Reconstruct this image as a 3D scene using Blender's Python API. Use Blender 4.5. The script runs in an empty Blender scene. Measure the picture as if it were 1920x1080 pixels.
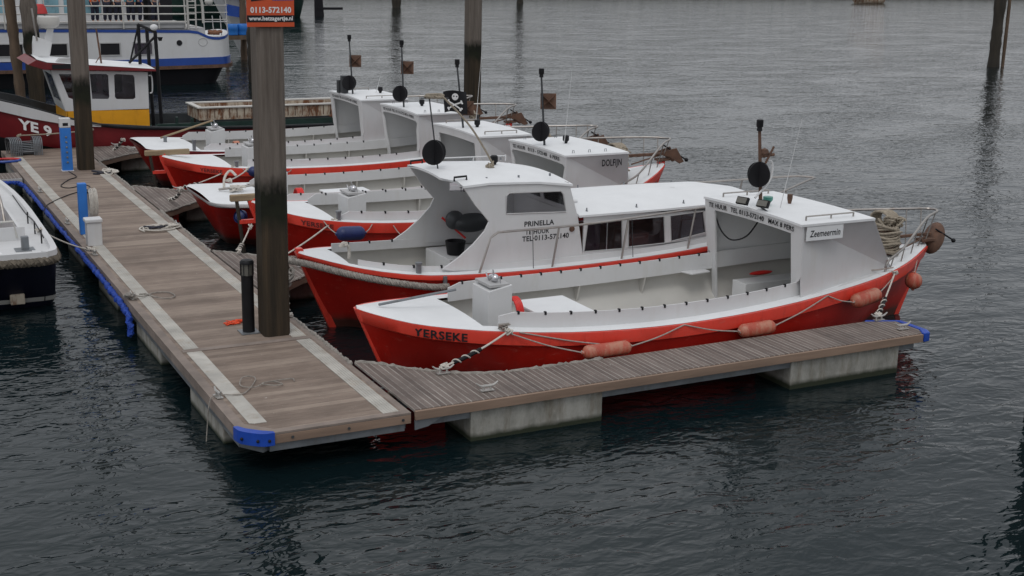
import bpy, bmesh, math, random
import numpy as np
from mathutils import Vector, Matrix, geometry
random.seed(7)
S = bpy.context.scene
COL = S.collection
# ------------------------------------------------------------------ camera
cam = bpy.data.objects.new('camera', bpy.data.cameras.new('camera')); COL.objects.link(cam)
cam.data.sensor_width = 36; cam.data.lens = 2456.16 / 1920 * 36
cam.data.clip_start = .1; cam.data.clip_end = 3000
def _cam():
    p, r, yaw = .249821, .020963, -.476624
    cy, sy, cp, sp, cr, sr = math.cos(yaw), math.sin(yaw), math.cos(p), math.sin(p), math.cos(r), math.sin(r)
    R = Matrix(((cr, sr, 0), (-sr, cr, 0), (0, 0, 1))) @ Matrix(((1, 0, 0), (0, sp, cp), (0, -cp, sp))) @ Matrix(((cy, sy, 0), (-sy, cy, 0), (0, 0, 1)))
    M = R.transposed().to_4x4(); M.translation = Vector((0, 0, 6.56)); return M
cam.matrix_world = _cam(); S.camera = cam
# ------------------------------------------------------------------ light
SUN_EL, SUN_AZ = math.radians(58), math.radians(215)   # direction the light comes from, azimuth from +Y clockwise
w = bpy.data.worlds.new('World'); S.world = w; w.use_nodes = True
nt = w.node_tree; nt.nodes.clear()
sky = nt.nodes.new('ShaderNodeTexSky'); sky.sky_type = 'NISHITA'; sky.sun_disc = False
sky.sun_elevation = SUN_EL; sky.sun_rotation = SUN_AZ; sky.air_density = 1.0; sky.dust_density = 3.0; sky.ozone_density = 1.5
hs = nt.nodes.new('ShaderNodeHueSaturation'); hs.inputs['Saturation'].default_value = .38
tn = nt.nodes.new('ShaderNodeTexNoise'); tn.inputs['Scale'].default_value = 2.2; tn.inputs['Detail'].default_value = 5
tr = nt.nodes.new('ShaderNodeValToRGB'); tr.color_ramp.elements[0].position = .3; tr.color_ramp.elements[0].color = (.7, .71, .74, 1); tr.color_ramp.elements[1].position = .7
mx = nt.nodes.new('ShaderNodeMix'); mx.data_type = 'RGBA'; mx.blend_type = 'MULTIPLY'; mx.inputs[0].default_value = 1
bg = nt.nodes.new('ShaderNodeBackground'); bg.inputs[1].default_value = .105
wo = nt.nodes.new('ShaderNodeOutputWorld')
nt.links.new(sky.outputs[0], hs.inputs['Color']); nt.links.new(hs.outputs[0], mx.inputs[6]); nt.links.new(tn.outputs[0], tr.inputs[0])
nt.links.new(tr.outputs[0], mx.inputs[7])
cl = nt.nodes.new('ShaderNodeMix'); cl.data_type = 'RGBA'; cl.inputs[0].default_value = .8   # even cloud cover over the clear sky
cc = nt.nodes.new('ShaderNodeValToRGB'); cc.color_ramp.elements[0].position = .32; cc.color_ramp.elements[0].color = (6.2, 6.45, 6.9, 1); cc.color_ramp.elements[1].position = .68; cc.color_ramp.elements[1].color = (11.2, 11.3, 11.6, 1)
nt.links.new(tn.outputs[0], cc.inputs[0]); nt.links.new(mx.outputs[2], cl.inputs[6]); nt.links.new(cc.outputs[0], cl.inputs[7]); 
# overcast skies are about three times brighter overhead than at the horizon
tcw = nt.nodes.new('ShaderNodeTexCoord'); spw = nt.nodes.new('ShaderNodeSeparateXYZ'); nt.links.new(tcw.outputs['Generated'], spw.inputs[0])
rw = nt.nodes.new('ShaderNodeMapRange'); rw.inputs[1].default_value = 0; rw.inputs[2].default_value = 1; rw.inputs[3].default_value = .65; rw.inputs[4].default_value = 1.04; nt.links.new(spw.outputs[2], rw.inputs[0])
ov = nt.nodes.new('ShaderNodeVectorMath'); ov.operation = 'SCALE'; nt.links.new(cl.outputs[2], ov.inputs[0]); nt.links.new(rw.outputs[0], ov.inputs['Scale'])
nt.links.new(ov.outputs[0], bg.inputs[0]); nt.links.new(bg.outputs[0], wo.inputs[0])
sd = bpy.data.lights.new('sun', 'SUN'); sd.energy = .55; sd.angle = math.radians(20); sd.color = (1, .97, .93)
so = bpy.data.objects.new('sun', sd); COL.objects.link(so)
dirv = Vector((math.sin(SUN_AZ) * math.cos(SUN_EL), math.cos(SUN_AZ) * math.cos(SUN_EL), math.sin(SUN_EL)))
so.rotation_euler = dirv.to_track_quat('Z', 'Y').to_euler(); so.location = (0, 0, 60)
S.view_settings.view_transform = 'Standard'; S.view_settings.look = 'None'; S.view_settings.gamma = 1; S.view_settings.exposure = .0
# ------------------------------------------------------------------ materials
class NT:
    def __init__(s, name):
        s.m = bpy.data.materials.new(name); s.m.use_nodes = True; s.t = s.m.node_tree; s.n = s.t.nodes
        s.b = s.n['Principled BSDF']; s.tc = s.n.new('ShaderNodeTexCoord')
    def new(s, k, **kw):
        x = s.n.new(k)
        for a, v in kw.items(): setattr(x, a, v)
        return x
    def ln(s, a, b): s.t.links.new(a, b)
    def noise(s, scale, detail=4, stretch=(1, 1, 1), rough=.6):
        mp = s.new('ShaderNodeMapping'); mp.inputs['Scale'].default_value = stretch
        s.ln(s.tc.outputs['Object'], mp.inputs[0]); n = s.new('ShaderNodeTexNoise')
        n.inputs['Scale'].default_value = scale; n.inputs['Detail'].default_value = detail; n.inputs['Roughness'].default_value = rough
        s.ln(mp.outputs[0], n.inputs[0]); return n.outputs[0]
    def math(s, op, a, b=None, c=None):
        x = s.new('ShaderNodeMath', operation=op)
        for i, v in enumerate((a, b, c)):
            if v is None: continue
            if isinstance(v, (int, float)): x.inputs[i].default_value = v
            else: s.ln(v, x.inputs[i])
        return x.outputs[0]
    def ramp(s, fac, stops):
        r = s.new('ShaderNodeValToRGB'); cr = r.color_ramp
        while len(cr.elements) < len(stops): cr.elements.new(.5)
        for e, (p, c) in zip(cr.elements, stops): e.position = p; e.color = (*c, 1) if len(c) == 3 else c
        s.ln(fac, r.inputs[0]); return r.outputs[0]
    def mix(s, fac, a, b, mode='MIX'):
        x = s.new('ShaderNodeMix', data_type='RGBA', blend_type=mode)
        if isinstance(fac, (int, float)): x.inputs[0].default_value = fac
        else: s.ln(fac, x.inputs[0])
        for i, v in ((6, a), (7, b)):
            if isinstance(v, tuple): x.inputs[i].default_value = (*v, 1)
            else: s.ln(v, x.inputs[i])
        return x.outputs[2]
    def base(s, c):
        if isinstance(c, tuple): s.b.inputs['Base Color'].default_value = (*c, 1)
        else: s.ln(c, s.b.inputs['Base Color'])
    def bump(s, h, st=.3, dist=.01):
        x = s.new('ShaderNodeBump'); x.inputs['Strength'].default_value = st; x.inputs['Distance'].default_value = dist
        s.ln(h, x.inputs['Height']); s.ln(x.outputs[0], s.b.inputs['Normal'])
def g3(c, k): return tuple(min(1, v * k) for v in c)
def mat(name, c, rough=.5, var=.18, scale=3, metal=0, bump=0, dirt=None, dirt_amt=.5, stretch=(1, 1, 1), emis=None, dlo=.52, dhi=.72):
    t = NT(name); n = t.noise(scale, 5, stretch)
    col = t.ramp(n, [(.3, g3(c, 1 - var)), (.7, g3(c, 1 + var))])
    if dirt:
        d = t.noise(scale * 2.3, 8, (1, 1, .35), .7)
        f = t.ramp(d, [(dlo, (0, 0, 0)), (dhi, (dirt_amt,) * 3)])
        col = t.mix(f, col, dirt)
    t.base(col); t.b.inputs['Metallic'].default_value = metal
    r = t.ramp(n, [(.2, (max(0, rough - .08),) * 3), (.8, (min(1, rough + .08),) * 3)]); t.ln(r, t.b.inputs['Roughness'])
    if bump: t.bump(t.noise(scale * 8, 4, stretch), bump, .01)
    if emis: t.b.inputs['Emission Color'].default_value = (*emis, 1); t.b.inputs['Emission Strength'].default_value = 1
    return t.m
def planks(name, axis, wd, line, cols, lw=.08, linemix=.7, scale=1.2):
    t = NT(name); sp = t.new('ShaderNodeSeparateXYZ'); t.ln(t.tc.outputs['Object'], sp.inputs[0])
    v = t.math('DIVIDE', sp.outputs[axis], wd); fl = t.math('FLOOR', v); fr = t.math('FRACT', v)
    wn = t.new('ShaderNodeTexWhiteNoise', noise_dimensions='1D'); t.ln(fl, wn.inputs['W'])
    st = (.5, 3.2, 1) if axis == 1 else (3.2, .5, 1)
    n = t.noise(scale, 6, st, .7); n2 = t.noise(.8, 3)
    f = t.math('ADD', t.math('MULTIPLY', wn.outputs[0], .34), t.math('MULTIPLY', n, .46)); f = t.math('ADD', f, t.math('MULTIPLY', n2, .3))
    col = t.ramp(f, [(.3, cols[0]), (.52, cols[1]), (.75, cols[2])])
    fine = t.noise(30, 3, (st[0] * .3, st[1] * .3, 1)); col = t.mix(.25, col, t.ramp(fine, [(.3, g3(cols[0], .7)), (.7, cols[2])]))
    e = t.math('MINIMUM', fr, t.math('SUBTRACT', 1, fr)); m = t.math('LESS_THAN', e, lw)
    brk = t.ramp(t.noise(2.5, 4, st), [(.35, (.15,) * 3), (.6, (linemix,) * 3)])
    col = t.mix(t.math('MULTIPLY', m, brk), col, line)
    spk = t.ramp(t.noise(26, 2), [(.70, (0, 0, 0)), (.74, (.5, .5, .5))]); col = t.mix(spk, col, (.42, .41, .38))
    dr = t.ramp(t.noise(9, 3), [(.735, (0, 0, 0)), (.76, (.8, .8, .8))]); col = t.mix(dr, col, (.55, .54, .5))
    wt = t.ramp(t.noise(1.1, 5, (1, 1, 1), .65), [(.48, (0, 0, 0)), (.66, (.4, .4, .4))]); col = t.mix(wt, col, g3(cols[0], .75))
    t.base(col); t.b.inputs['Roughness'].default_value = .75
    t.bump(t.ramp(e, [(0, (0, 0, 0)), (lw, (1, 1, 1))]), .5, .006)
    return t.m
M = {}
M['deck'] = planks('main_decking', 1, .145, (.085, .07, .06), [(.125, .09, .069), (.215, .162, .128), (.31, .247, .198)], .03, .5)
M['finger'] = planks('grooved_decking', 0, .096, (.36, .33, .30), [(.085, .066, .058), (.135, .105, .09), (.2, .165, .145)], .10, .85)
M['border'] = mat('border_timber', (.215, .175, .15), .8, .25, 2, dirt=(.12, .1, .09), bump=.2)
M['fascia'] = mat('fascia_timber', (.24, .165, .12), .75, .28, 1.5, bump=.2, stretch=(.3, .3, 3))
M['strip'] = mat('grip_strip', (.41, .395, .36), .8, .22, 2, dirt=(.27, .2, .13), dirt_amt=.55, bump=.2)
M['steel'] = mat('galvanised_steel', (.2, .215, .23), .45, .2, 3, metal=.5, dirt=(.12, .1, .08))
M['steel_d'] = mat('dark_steel', (.055, .06, .065), .5, .2, 3, metal=.3)
M['stain'] = mat('stainless_tube', (.36, .34, .32), .35, .15, 3, metal=.7, dirt=(.2, .12, .07))
M['cleat'] = mat('cast_aluminium', (.42, .41, .39), .4, .12, 5, metal=.4)
M['blue'] = mat('blue_plastic', (.010, .06, .38), .4, .15, 4)
M['bluefab'] = mat('blue_fabric_fender', (.007, .045, .30), .75, .35, 7, bump=.5)
M['bluepaint'] = mat('blue_painted_metal', (.025, .17, .55), .4, .1, 3)
M['white'] = mat('white_boat_paint', (.74, .75, .76), .4, .045, 1.2, dirt=(.6, .59, .55), dirt_amt=.35)
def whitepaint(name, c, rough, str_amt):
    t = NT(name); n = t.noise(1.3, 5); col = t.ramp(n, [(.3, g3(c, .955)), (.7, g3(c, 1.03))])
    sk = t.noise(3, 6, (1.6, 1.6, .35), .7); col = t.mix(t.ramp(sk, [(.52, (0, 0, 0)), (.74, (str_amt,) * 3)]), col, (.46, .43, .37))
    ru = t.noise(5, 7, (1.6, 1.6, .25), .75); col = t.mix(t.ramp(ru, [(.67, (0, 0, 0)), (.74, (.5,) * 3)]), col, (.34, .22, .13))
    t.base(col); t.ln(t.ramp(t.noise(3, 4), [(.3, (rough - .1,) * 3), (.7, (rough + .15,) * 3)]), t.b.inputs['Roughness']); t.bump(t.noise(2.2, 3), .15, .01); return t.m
M['white'] = whitepaint('white_boat_paint', (.60, .605, .61), .45, .25)  # roofs have this same paint; here the walls' shade is in the colour
M['cream'] = mat('cream_inside_paint', (.52, .51, .48), .5, .06, 1.2, dirt=(.5, .47, .42), dirt_amt=.4)
M['deck_litroof'] = mat('white_nonslip_deck_lit_roof', (.72, .735, .745), .6, .04, 2, bump=.1)  # nonslip deck; cabin roofs share it, their brighter top light put into colour
def redpaint(name, c, wl):
    t = NT(name); n = t.noise(2, 5); col = t.ramp(n, [(.3, g3(c, .88)), (.7, g3(c, 1.08))])
    sc = t.ramp(t.noise(7, 8, (.6, 1, 1.6), .75), [(.575, (0, 0, 0)), (.68, (.5,) * 3)]); col = t.mix(sc, col, (.55, .13, .1)); dk = t.ramp(t.noise(4, 7, (1.5, 1.5, .3), .7), [(.55, (0, 0, 0)), (.75, (.55,) * 3)]); col = t.mix(dk, col, g3(c, .45))
    if wl:
        sp = t.new('ShaderNodeSeparateXYZ'); t.ln(t.tc.outputs['Object'], sp.inputs[0])
        z = t.math('ADD', sp.outputs[2], t.math('MULTIPLY', t.noise(4, 4), .08)); m = t.ramp(z, [(.06, (.9,) * 3), (.13, (.35,) * 3), (.24, (0, 0, 0))])
        col = t.mix(m, col, (.05, .03, .022))
    t.base(col); t.b.inputs['Roughness'].default_value = .34; t.bump(t.noise(1.5, 3), .12, .02); return t.m
M['red'] = redpaint('red_hull_paint', (.42, .014, .008), True)
M['redband'] = redpaint('red_band_paint', (.70, .055, .034), False)
M['winered'] = mat('wine_red_paint', (.16, .008, .012), .45, .15, 2, dirt=(.06, .02, .02))
M['navy'] = mat('navy_paint', (.007, .008, .02), .4, .2, 3)
M['yellow'] = mat('yellow_paint', (.74, .33, .008), .45, .08, 2, dirt=(.3, .12, .02), dirt_amt=.4)
M['shipblue'] = mat('ship_blue_paint', (.015, .06, .29), .4, .12, 2)
M['black'] = mat('black_plastic', (.012, .012, .014), .5, .2, 4)
M['letter'] = mat('black_lettering', (.015, .015, .018), .6, .05, 4)
M['letterw'] = mat('white_lettering', (.72, .72, .72), .6, .05, 4)
M['letterd'] = mat('dark_red_lettering', (.09, .01, .01), .6, .05, 4)
M['rust'] = mat('rusty_iron', (.11, .06, .04), .8, .4, 6, dirt=(.2, .09, .04), bump=.4)
M['rustw'] = mat('rusty_cream_paint', (.48, .42, .33), .7, .12, 2, dirt=(.16, .06, .02), dirt_amt=1.0, bump=.3, dlo=.44, dhi=.58)
M['rope'] = mat('natural_rope', (.29, .25, .195), .9, .3, 20, bump=.5)
M['ropeg'] = mat('weathered_rope', (.27, .25, .225), .95, .35, 14, bump=.6)
M['ropedark'] = mat('tarred_rope', (.13, .11, .085), .95, .35, 14, bump=.6)
M['ropew'] = mat('white_rope', (.55, .52, .47), .85, .15, 20, bump=.4)
M['ropel'] = mat('grey_line', (.34, .3, .27), .9, .2, 20)
M['orange'] = mat('orange_rope', (.72, .07, .012), .6, .15, 10)
M['fender'] = mat('faded_orange_vinyl', (.40, .07, .04), .5, .12, 3, dirt=(.44, .21, .14), dirt_amt=.8, dlo=.44, dhi=.60)
M['fendb'] = mat('navy_blue_vinyl', (.012, .025, .11), .45, .2, 4)
M['bag'] = mat('salmon_canvas', (.5, .22, .15), .8, .15, 8)
M['redbag'] = mat('bright_red_plastic', (.65, .02, .015), .45, .15, 8)
M['woodpost'] = mat('tan_timber', (.28, .21, .13), .8, .25, 4, stretch=(.4, 1, 4), bump=.3)
M['chrome'] = mat('chrome', (.6, .6, .62), .2, .1, 4, metal=1)
M['grey'] = mat('grey_paint', (.42, .42, .42), .5, .1, 3)
M['lens'] = mat('lamp_glass', (.13, .125, .11), .15, .1, 6)
M['mint'] = mat('green_glass', (.05, .25, .2), .3, .2, 5)
M['orangesign'] = mat('orange_sign_paint', (.55, .075, .018), .45, .05, 3)
M['shipred'] = mat('red_paint', (.5, .03, .03), .5, .1, 3)
M['teal'] = mat('teal_glass', (.17, .32, .38), .3, .3, 1.5)
M['darkgreen'] = mat('dark_green_hull', (.012, .035, .028), .5, .3, 3)
M['brownold'] = mat('brown_canvas', (.2, .09, .05), .8, .3, 5)
M['curtain'] = mat('mauve_curtain', (.12, .06, .09), .9, .2, 6)
M['skin'] = mat('skin', (.5, .3, .22), .55, .08, 8)
M['hair'] = mat('hair', (.06, .04, .03), .7, .2, 20)
for k, c in dict(jteal=(.05, .25, .3), jorange=(.6, .09, .02), jwhite=(.6, .6, .58), jblue=(.03, .06, .25), jgrey=(.2, .2, .2), jeans=(.012, .014, .03)).items(): M[k] = mat('cloth_' + k[1:], c, .85, .2, 10)
def pilemat():
    t = NT('mooring_pile_timber'); sp = t.new('ShaderNodeSeparateXYZ'); t.ln(t.tc.outputs['Object'], sp.inputs[0])
    a = t.noise(5, 6, (1.6, 1.6, .09), .7); b = t.noise(22, 5, (1, 1, .05), .7)
    dry = t.mix(.4, t.ramp(a, [(.3, (.085, .068, .057)), (.7, (.19, .16, .137))]), t.ramp(b, [(.3, (.06, .05, .04)), (.7, (.2, .18, .16))]))
    wet = t.ramp(a, [(.32, (.022, .019, .015)), (.55, (.045, .034, .023)), (.8, (.085, .06, .038))])
    mid = t.ramp(t.noise(1.4, 4), [(.45, (.010, .010, .008)), (.6, (.016, .018, .011))])
    z = t.math('ADD', sp.outputs[2], t.math('MULTIPLY', t.noise(3.5, 4, (1, 1, .4)), .9))
    f = t.ramp(t.math('SUBTRACT', z, 2.95), [(.3, (0, 0, 0)), (.62, (1, 1, 1))])
    f2 = t.ramp(t.math('SUBTRACT', z, 2.35), [(.25, (0, 0, 0)), (.6, (1, 1, 1)), ]); low = t.mix(f2, wet, mid)
    t.base(t.mix(f, low, dry)); t.b.inputs['Roughness'].default_value = .85; t.b.inputs['Specular IOR Level'].default_value = .2; t.bump(b, .6, .012); return t.m
M['pile'] = pilemat()
def concrete():
    t = NT('float_concrete'); sp = t.new('ShaderNodeSeparateXYZ'); t.ln(t.tc.outputs['Object'], sp.inputs[0])
    a = t.ramp(t.noise(3.5, 7, (1, 1, .5), .7), [(.3, (.17, .17, .15)), (.55, (.31, .305, .275)), (.8, (.40, .39, .365))])
    st = t.ramp(t.noise(4, 5, (1, 1, .25), .7), [(.5, (0, 0, 0)), (.7, (.8,) * 3)]); a = t.mix(st, a, (.14, .115, .08))
    z = t.math('ADD', sp.outputs[2], t.math('MULTIPLY', t.noise(5, 4), .06)); f = t.ramp(t.math('ADD', z, .12), [(.045, (1, 1, 1)), (.12, (0, 0, 0))])
    t.base(t.mix(f, a, (.02, .026, .012))); t.b.inputs['Roughness'].default_value = .85; t.bump(t.noise(30, 3), .3, .01); return t.m
M['concrete'] = concrete()
M['black'].node_tree.nodes['Principled BSDF'].inputs['Specular IOR Level'].default_value = .2
M['letter'].node_tree.nodes['Principled BSDF'].inputs['Specular IOR Level'].default_value = .2
def glassmat(name, tint, k=.3):
    t = NT(name); n = t.n; out = n['Material Output']; tr = t.new('ShaderNodeBsdfTransparent'); tr.inputs[0].default_value = (*tint, 1)
    gl = t.new('ShaderNodeBsdfGlossy'); gl.inputs['Roughness'].default_value = .04; gl.inputs[0].default_value = (.9, .9, .9, 1)
    fr = t.new('ShaderNodeFresnel'); fr.inputs[0].default_value = 1.5; m = t.new('ShaderNodeMixShader')
    t.ln(fr.outputs[0], m.inputs[0]); t.ln(tr.outputs[0], m.inputs[1]); t.ln(gl.outputs[0], m.inputs[2]); t.ln(m.outputs[0], out.inputs[0]); return t.m
M['glass'] = glassmat('tinted_window_glass', (.94, .93, .95)); M['glassd'] = glassmat('dark_window_glass', (.66, .63, .68))
def poster():
    t = NT('chart_poster'); n = t.noise(3, 3); t.base(t.ramp(n, [(.35, (.03, .12, .2)), (.5, (.05, .22, .12)), (.62, (.45, .4, .12)), (.7, (.05, .15, .3))])); return t.m
M['poster'] = poster()
def water():
    t = NT('harbour_water'); tc = t.tc
    def nz(sc, det, st, rot=0, rough=.55, dist=0.):
        mp = t.new('ShaderNodeMapping'); mp.inputs['Scale'].default_value = st; mp.inputs['Rotation'].default_value = (0, 0, rot)
        t.ln(tc.outputs['Object'], mp.inputs[0]); n = t.new('ShaderNodeTexNoise'); n.inputs['Scale'].default_value = sc
        n.inputs['Detail'].default_value = det; n.inputs['Roughness'].default_value = rough; n.inputs['Distortion'].default_value = dist
        t.ln(mp.outputs[0], n.inputs[0]); return n.outputs[0]
    pat = t.ramp(nz(.16, 3, (1, 1.8, 1), .3, .6, .5), [(.38, (.38, .38, .38)), (.64, (1.0, 1.0, 1.0))])
    big = nz(.5, 2, (.8, 1.5, 1), .5); midn = nz(3.4, 1.6, (.8, 1.35, 1), .42, .5, .7); small = nz(8.0, 1, (.8, 1.4, 1), .2, .5, .6); tiny = nz(14, 3, (.8, 1.5, 1), .3)
    h = t.math('ADD', t.math('MULTIPLY', big, .075), t.math('MULTIPLY', t.math('MULTIPLY', midn, pat), .046)); h = t.math('ADD', h, t.math('MULTIPLY', t.math('MULTIPLY', small, pat), .0085)); h = t.math('ADD', h, t.math('MULTIPLY', tiny, .0008))
    t.bump(h, 1.0, 1.0)
    t.base((.004, .010, .012)); t.b.inputs['Specular Tint'].default_value = (.90, 1, 1, 1); t.b.inputs['Roughness'].default_value = .025; t.b.inputs['IOR'].default_value = 1.333
    return t.m
M['water'] = water()
# ------------------------------------------------------------------ mesh helpers
def spline(pts, n=6):
    P = [Vector(p) for p in pts]
    if len(P) < 3: return P
    out = []
    for i in range(len(P) - 1):
        a = P[i - 1] if i else P[0] * 2 - P[1]; b = P[i]; c = P[i + 1]; d = P[i + 2] if i + 2 < len(P) else P[-1] * 2 - P[-2]
        for k in range(n):
            t = k / n; out.append(.5 * ((2 * b) + (c - a) * t + (2 * a - 5 * b + 4 * c - d) * t * t + (3 * b - a - 3 * c + d) * t ** 3))
    out.append(P[-1]); return out
class MB:
    def __init__(s): s.v = []; s.f = []
    def add(s, vs, fs): o = len(s.v); s.v += [tuple(v) for v in vs]; s.f += [tuple(i + o for i in f) for f in fs]; return s
    def box(s, c, d, rz=0, rx=0, ry=0):
        R = Matrix.Rotation(rz, 3, 'Z') @ Matrix.Rotation(ry, 3, 'Y') @ Matrix.Rotation(rx, 3, 'X'); c = Vector(c)
        vs = [c + R @ Vector((x * d[0] / 2, y * d[1] / 2, z * d[2] / 2)) for x in (-1, 1) for y in (-1, 1) for z in (-1, 1)]
        return s.add(vs, [(0, 1, 3, 2), (4, 6, 7, 5), (0, 4, 5, 1), (2, 3, 7, 6), (0, 2, 6, 4), (1, 5, 7, 3)])
    def bb(s, x0, x1, y0, y1, z0, z1): return s.box(((x0 + x1) / 2, (y0 + y1) / 2, (z0 + z1) / 2), (x1 - x0, y1 - y0, z1 - z0))
    def tube(s, pts, r, n=8, closed=False):
        P = [Vector(p) for p in pts]; N = len(P); rr = r if isinstance(r, (list, tuple)) else [r] * N
        up = Vector((0, 0, 1)); rings = []; last = None
        for i in range(N):
            d = (P[(i + 1) % N] - P[i - 1]) if closed else (P[min(i + 1, N - 1)] - P[max(i - 1, 0)])
            if d.length < 1e-9: d = Vector((0, 0, 1))
            d.normalize()
            if last is None: a = d.cross(up); a = a if a.length > .05 else d.cross(Vector((1, 0, 0)))
            else: a = last - d * last.dot(d)
            a.normalize(); last = a; b = d.cross(a)
            rings.append([P[i] + (a * math.cos(2 * math.pi * k / n) + b * math.sin(2 * math.pi * k / n)) * rr[i] for k in range(n)])
        return s.loft(rings, True, closed, not closed)
    def loft(s, rings, wrap=True, closed=False, caps=False):
        n = len(rings[0]); N = len(rings); vs = [p for r in rings for p in r]; fs = []
        for i in range(N if closed else N - 1):
            j = (i + 1) % N
            for k in range(n if wrap else n - 1): fs.append((i * n + k, i * n + (k + 1) % n, j * n + (k + 1) % n, j * n + k))
        if caps: fs.append(tuple(range(n))[::-1]); fs.append(tuple((N - 1) * n + k for k in range(n)))
        return s.add(vs, fs)
    def lathe(s, prof, c=(0, 0, 0), n=16, axis='Z'):
        R = {'Z': Matrix.Identity(3), 'X': Matrix.Rotation(math.pi / 2, 3, 'Y'), 'Y': Matrix.Rotation(-math.pi / 2, 3, 'X')}[axis] if isinstance(axis, str) else axis
        c = Vector(c)
        rings = [[c + R @ Vector((r * math.cos(2 * math.pi * k / n), r * math.sin(2 * math.pi * k / n), z)) for k in range(n)] for r, z in prof]
        return s.loft(rings, True, False, True)
    def ell(s, c, r, n=12, m=8):
        pr = [(math.sin(math.pi * i / m), -math.cos(math.pi * i / m)) for i in range(m + 1)]; pr[0] = (.001, -1); pr[-1] = (.001, 1); o = len(s.v)
        s.lathe(pr, (0, 0, 0), n)
        for i in range(o, len(s.v)): v = s.v[i]; s.v[i] = (c[0] + v[0] * r[0], c[1] + v[1] * r[1], c[2] + v[2] * r[2])
        return s
    def plate(s, outer, holes, fn, th):
        """polygon (with holes) in (a,b); fn maps to 3D, th(a,b) or vector thickness"""
        loops = [[Vector((a, b, 0)) for a, b in outer]] + [[Vector((a, b, 0)) for a, b in h] for h in holes]
        flat = [v for l in loops for v in l]; tris = geometry.tessellate_polygon(loops); n = len(flat)
        F = [Vector(fn(v.x, v.y)) for v in flat]; off = Vector(th)
        s.add(F + [p + off for p in F], [tuple(t) for t in tris] + [tuple(i + n for i in t[::-1]) for t in tris])
        o = len(s.v) - 2 * n; k = 0
        for l in loops:
            m = len(l)
            for i in range(m): s.f.append((o + k + i, o + k + (i + 1) % m, o + n + k + (i + 1) % m, o + n + k + i))
            k += m
        return s
    def xf(s, fn, start=0):
        for i in range(start, len(s.v)): s.v[i] = tuple(fn(*s.v[i]))
        return s
    def build(s, name, m, parent=None, smooth=False, bev=0, loc=None, merge=False, fix=True):
        me = bpy.data.meshes.new(name); me.from_pydata(s.v, [], s.f)
        if fix or merge:
            b = bmesh.new(); b.from_mesh(me)
            if merge: bmesh.ops.remove_doubles(b, verts=b.verts, dist=1e-4)
            if fix: bmesh.ops.recalc_face_normals(b, faces=b.faces)
            b.to_mesh(me); b.free()
        me.materials.append(M[m] if isinstance(m, str) else m)
        if smooth:
            me.polygons.foreach_set('use_smooth', [True] * len(me.polygons))
            try: me.set_sharp_from_angle(angle=math.radians(40))
            except Exception: pass
        o = bpy.data.objects.new(name, me); COL.objects.link(o)
        if parent: o.parent = parent
        if loc: o.location = loc
        if bev:
            md = o.modifiers.new('bevel', 'BEVEL'); md.width = bev; md.segments = 2; md.limit_method = 'ANGLE'; md.angle_limit = math.radians(50)
        return o
def tag(o, label, cat, group=None):
    o['label'] = label; o['category'] = cat
    if group: o['group'] = group
    return o
def thing(name, label, cat, loc=(0, 0, 0), rz=0, group=None):
    o = bpy.data.objects.new(name, None); COL.objects.link(o); o.location = loc; o.rotation_euler = (0, 0, rz); o.empty_display_size = .2
    return tag(o, label, cat, group)
def structure(o): o['kind'] = 'structure'; return o
def dupchild(o, parent, loc=None, rz=None):
    c = o.copy(); COL.objects.link(c); c.parent = parent
    if loc is not None: c.location = loc
    if rz is not None: c.rotation_euler = (0, 0, rz)
    return c
_txt = {}
def text_geo(body, size=1, sx=1, spacing=1.0, bold=0):
    cu = bpy.data.curves.new('t', 'FONT'); cu.body = body; cu.size = size; cu.space_character = spacing; cu.resolution_u = 3; cu.offset = bold; cu.extrude = 0
    o = bpy.data.objects.new('t', cu); COL.objects.link(o); dg = bpy.context.evaluated_depsgraph_get()
    me = bpy.data.meshes.new_from_object(o.evaluated_get(dg)); vs = [(v.co.x * sx, v.co.y) for v in me.vertices]; fs = [tuple(p.vertices) for p in me.polygons]
    bpy.data.objects.remove(o); bpy.data.meshes.remove(me); bpy.data.curves.remove(cu)
    x0 = min(v[0] for v in vs); vs = [(x - x0, y) for x, y in vs]; return vs, fs, max(v[0] for v in vs)
def text(body, h, width, fn, name, m, parent, bold=.0, italic=0):
    bold += .018
    """fn maps (a along width 0..width, b height 0..h) to 3D"""
    vs, fs, wd = text_geo(body, 1, 1, 1.05, bold); k = width / wd; kh = h / .72
    b = MB(); b.add([fn(x * k + italic * y * kh, y * kh) for x, y in vs], fs); return b.build(name, m, parent, fix=False)
def helix(path, R, turns, phase=0, per=10):
    P = [Vector(p) for p in path]; L = [0]
    for i in range(1, len(P)): L.append(L[-1] + (P[i] - P[i - 1]).length)
    out = []; N = max(4, int(turns * per)); up = Vector((0, 0, 1))
    for i in range(N + 1):
        d = L[-1] * i / N; j = 0
        while j < len(L) - 2 and L[j + 1] < d: j += 1
        t = (d - L[j]) / max(1e-6, L[j + 1] - L[j]); p = P[j].lerp(P[j + 1], t); T = (P[j + 1] - P[j]).normalized()
        a = T.cross(up); a = a if a.length > .1 else T.cross(Vector((1, 0, 0))); a.normalize(); b = T.cross(a); an = 2 * math.pi * turns * i / N + phase
        out.append(p + a * R * math.cos(an) + b * R * math.sin(an))
    return out
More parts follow.
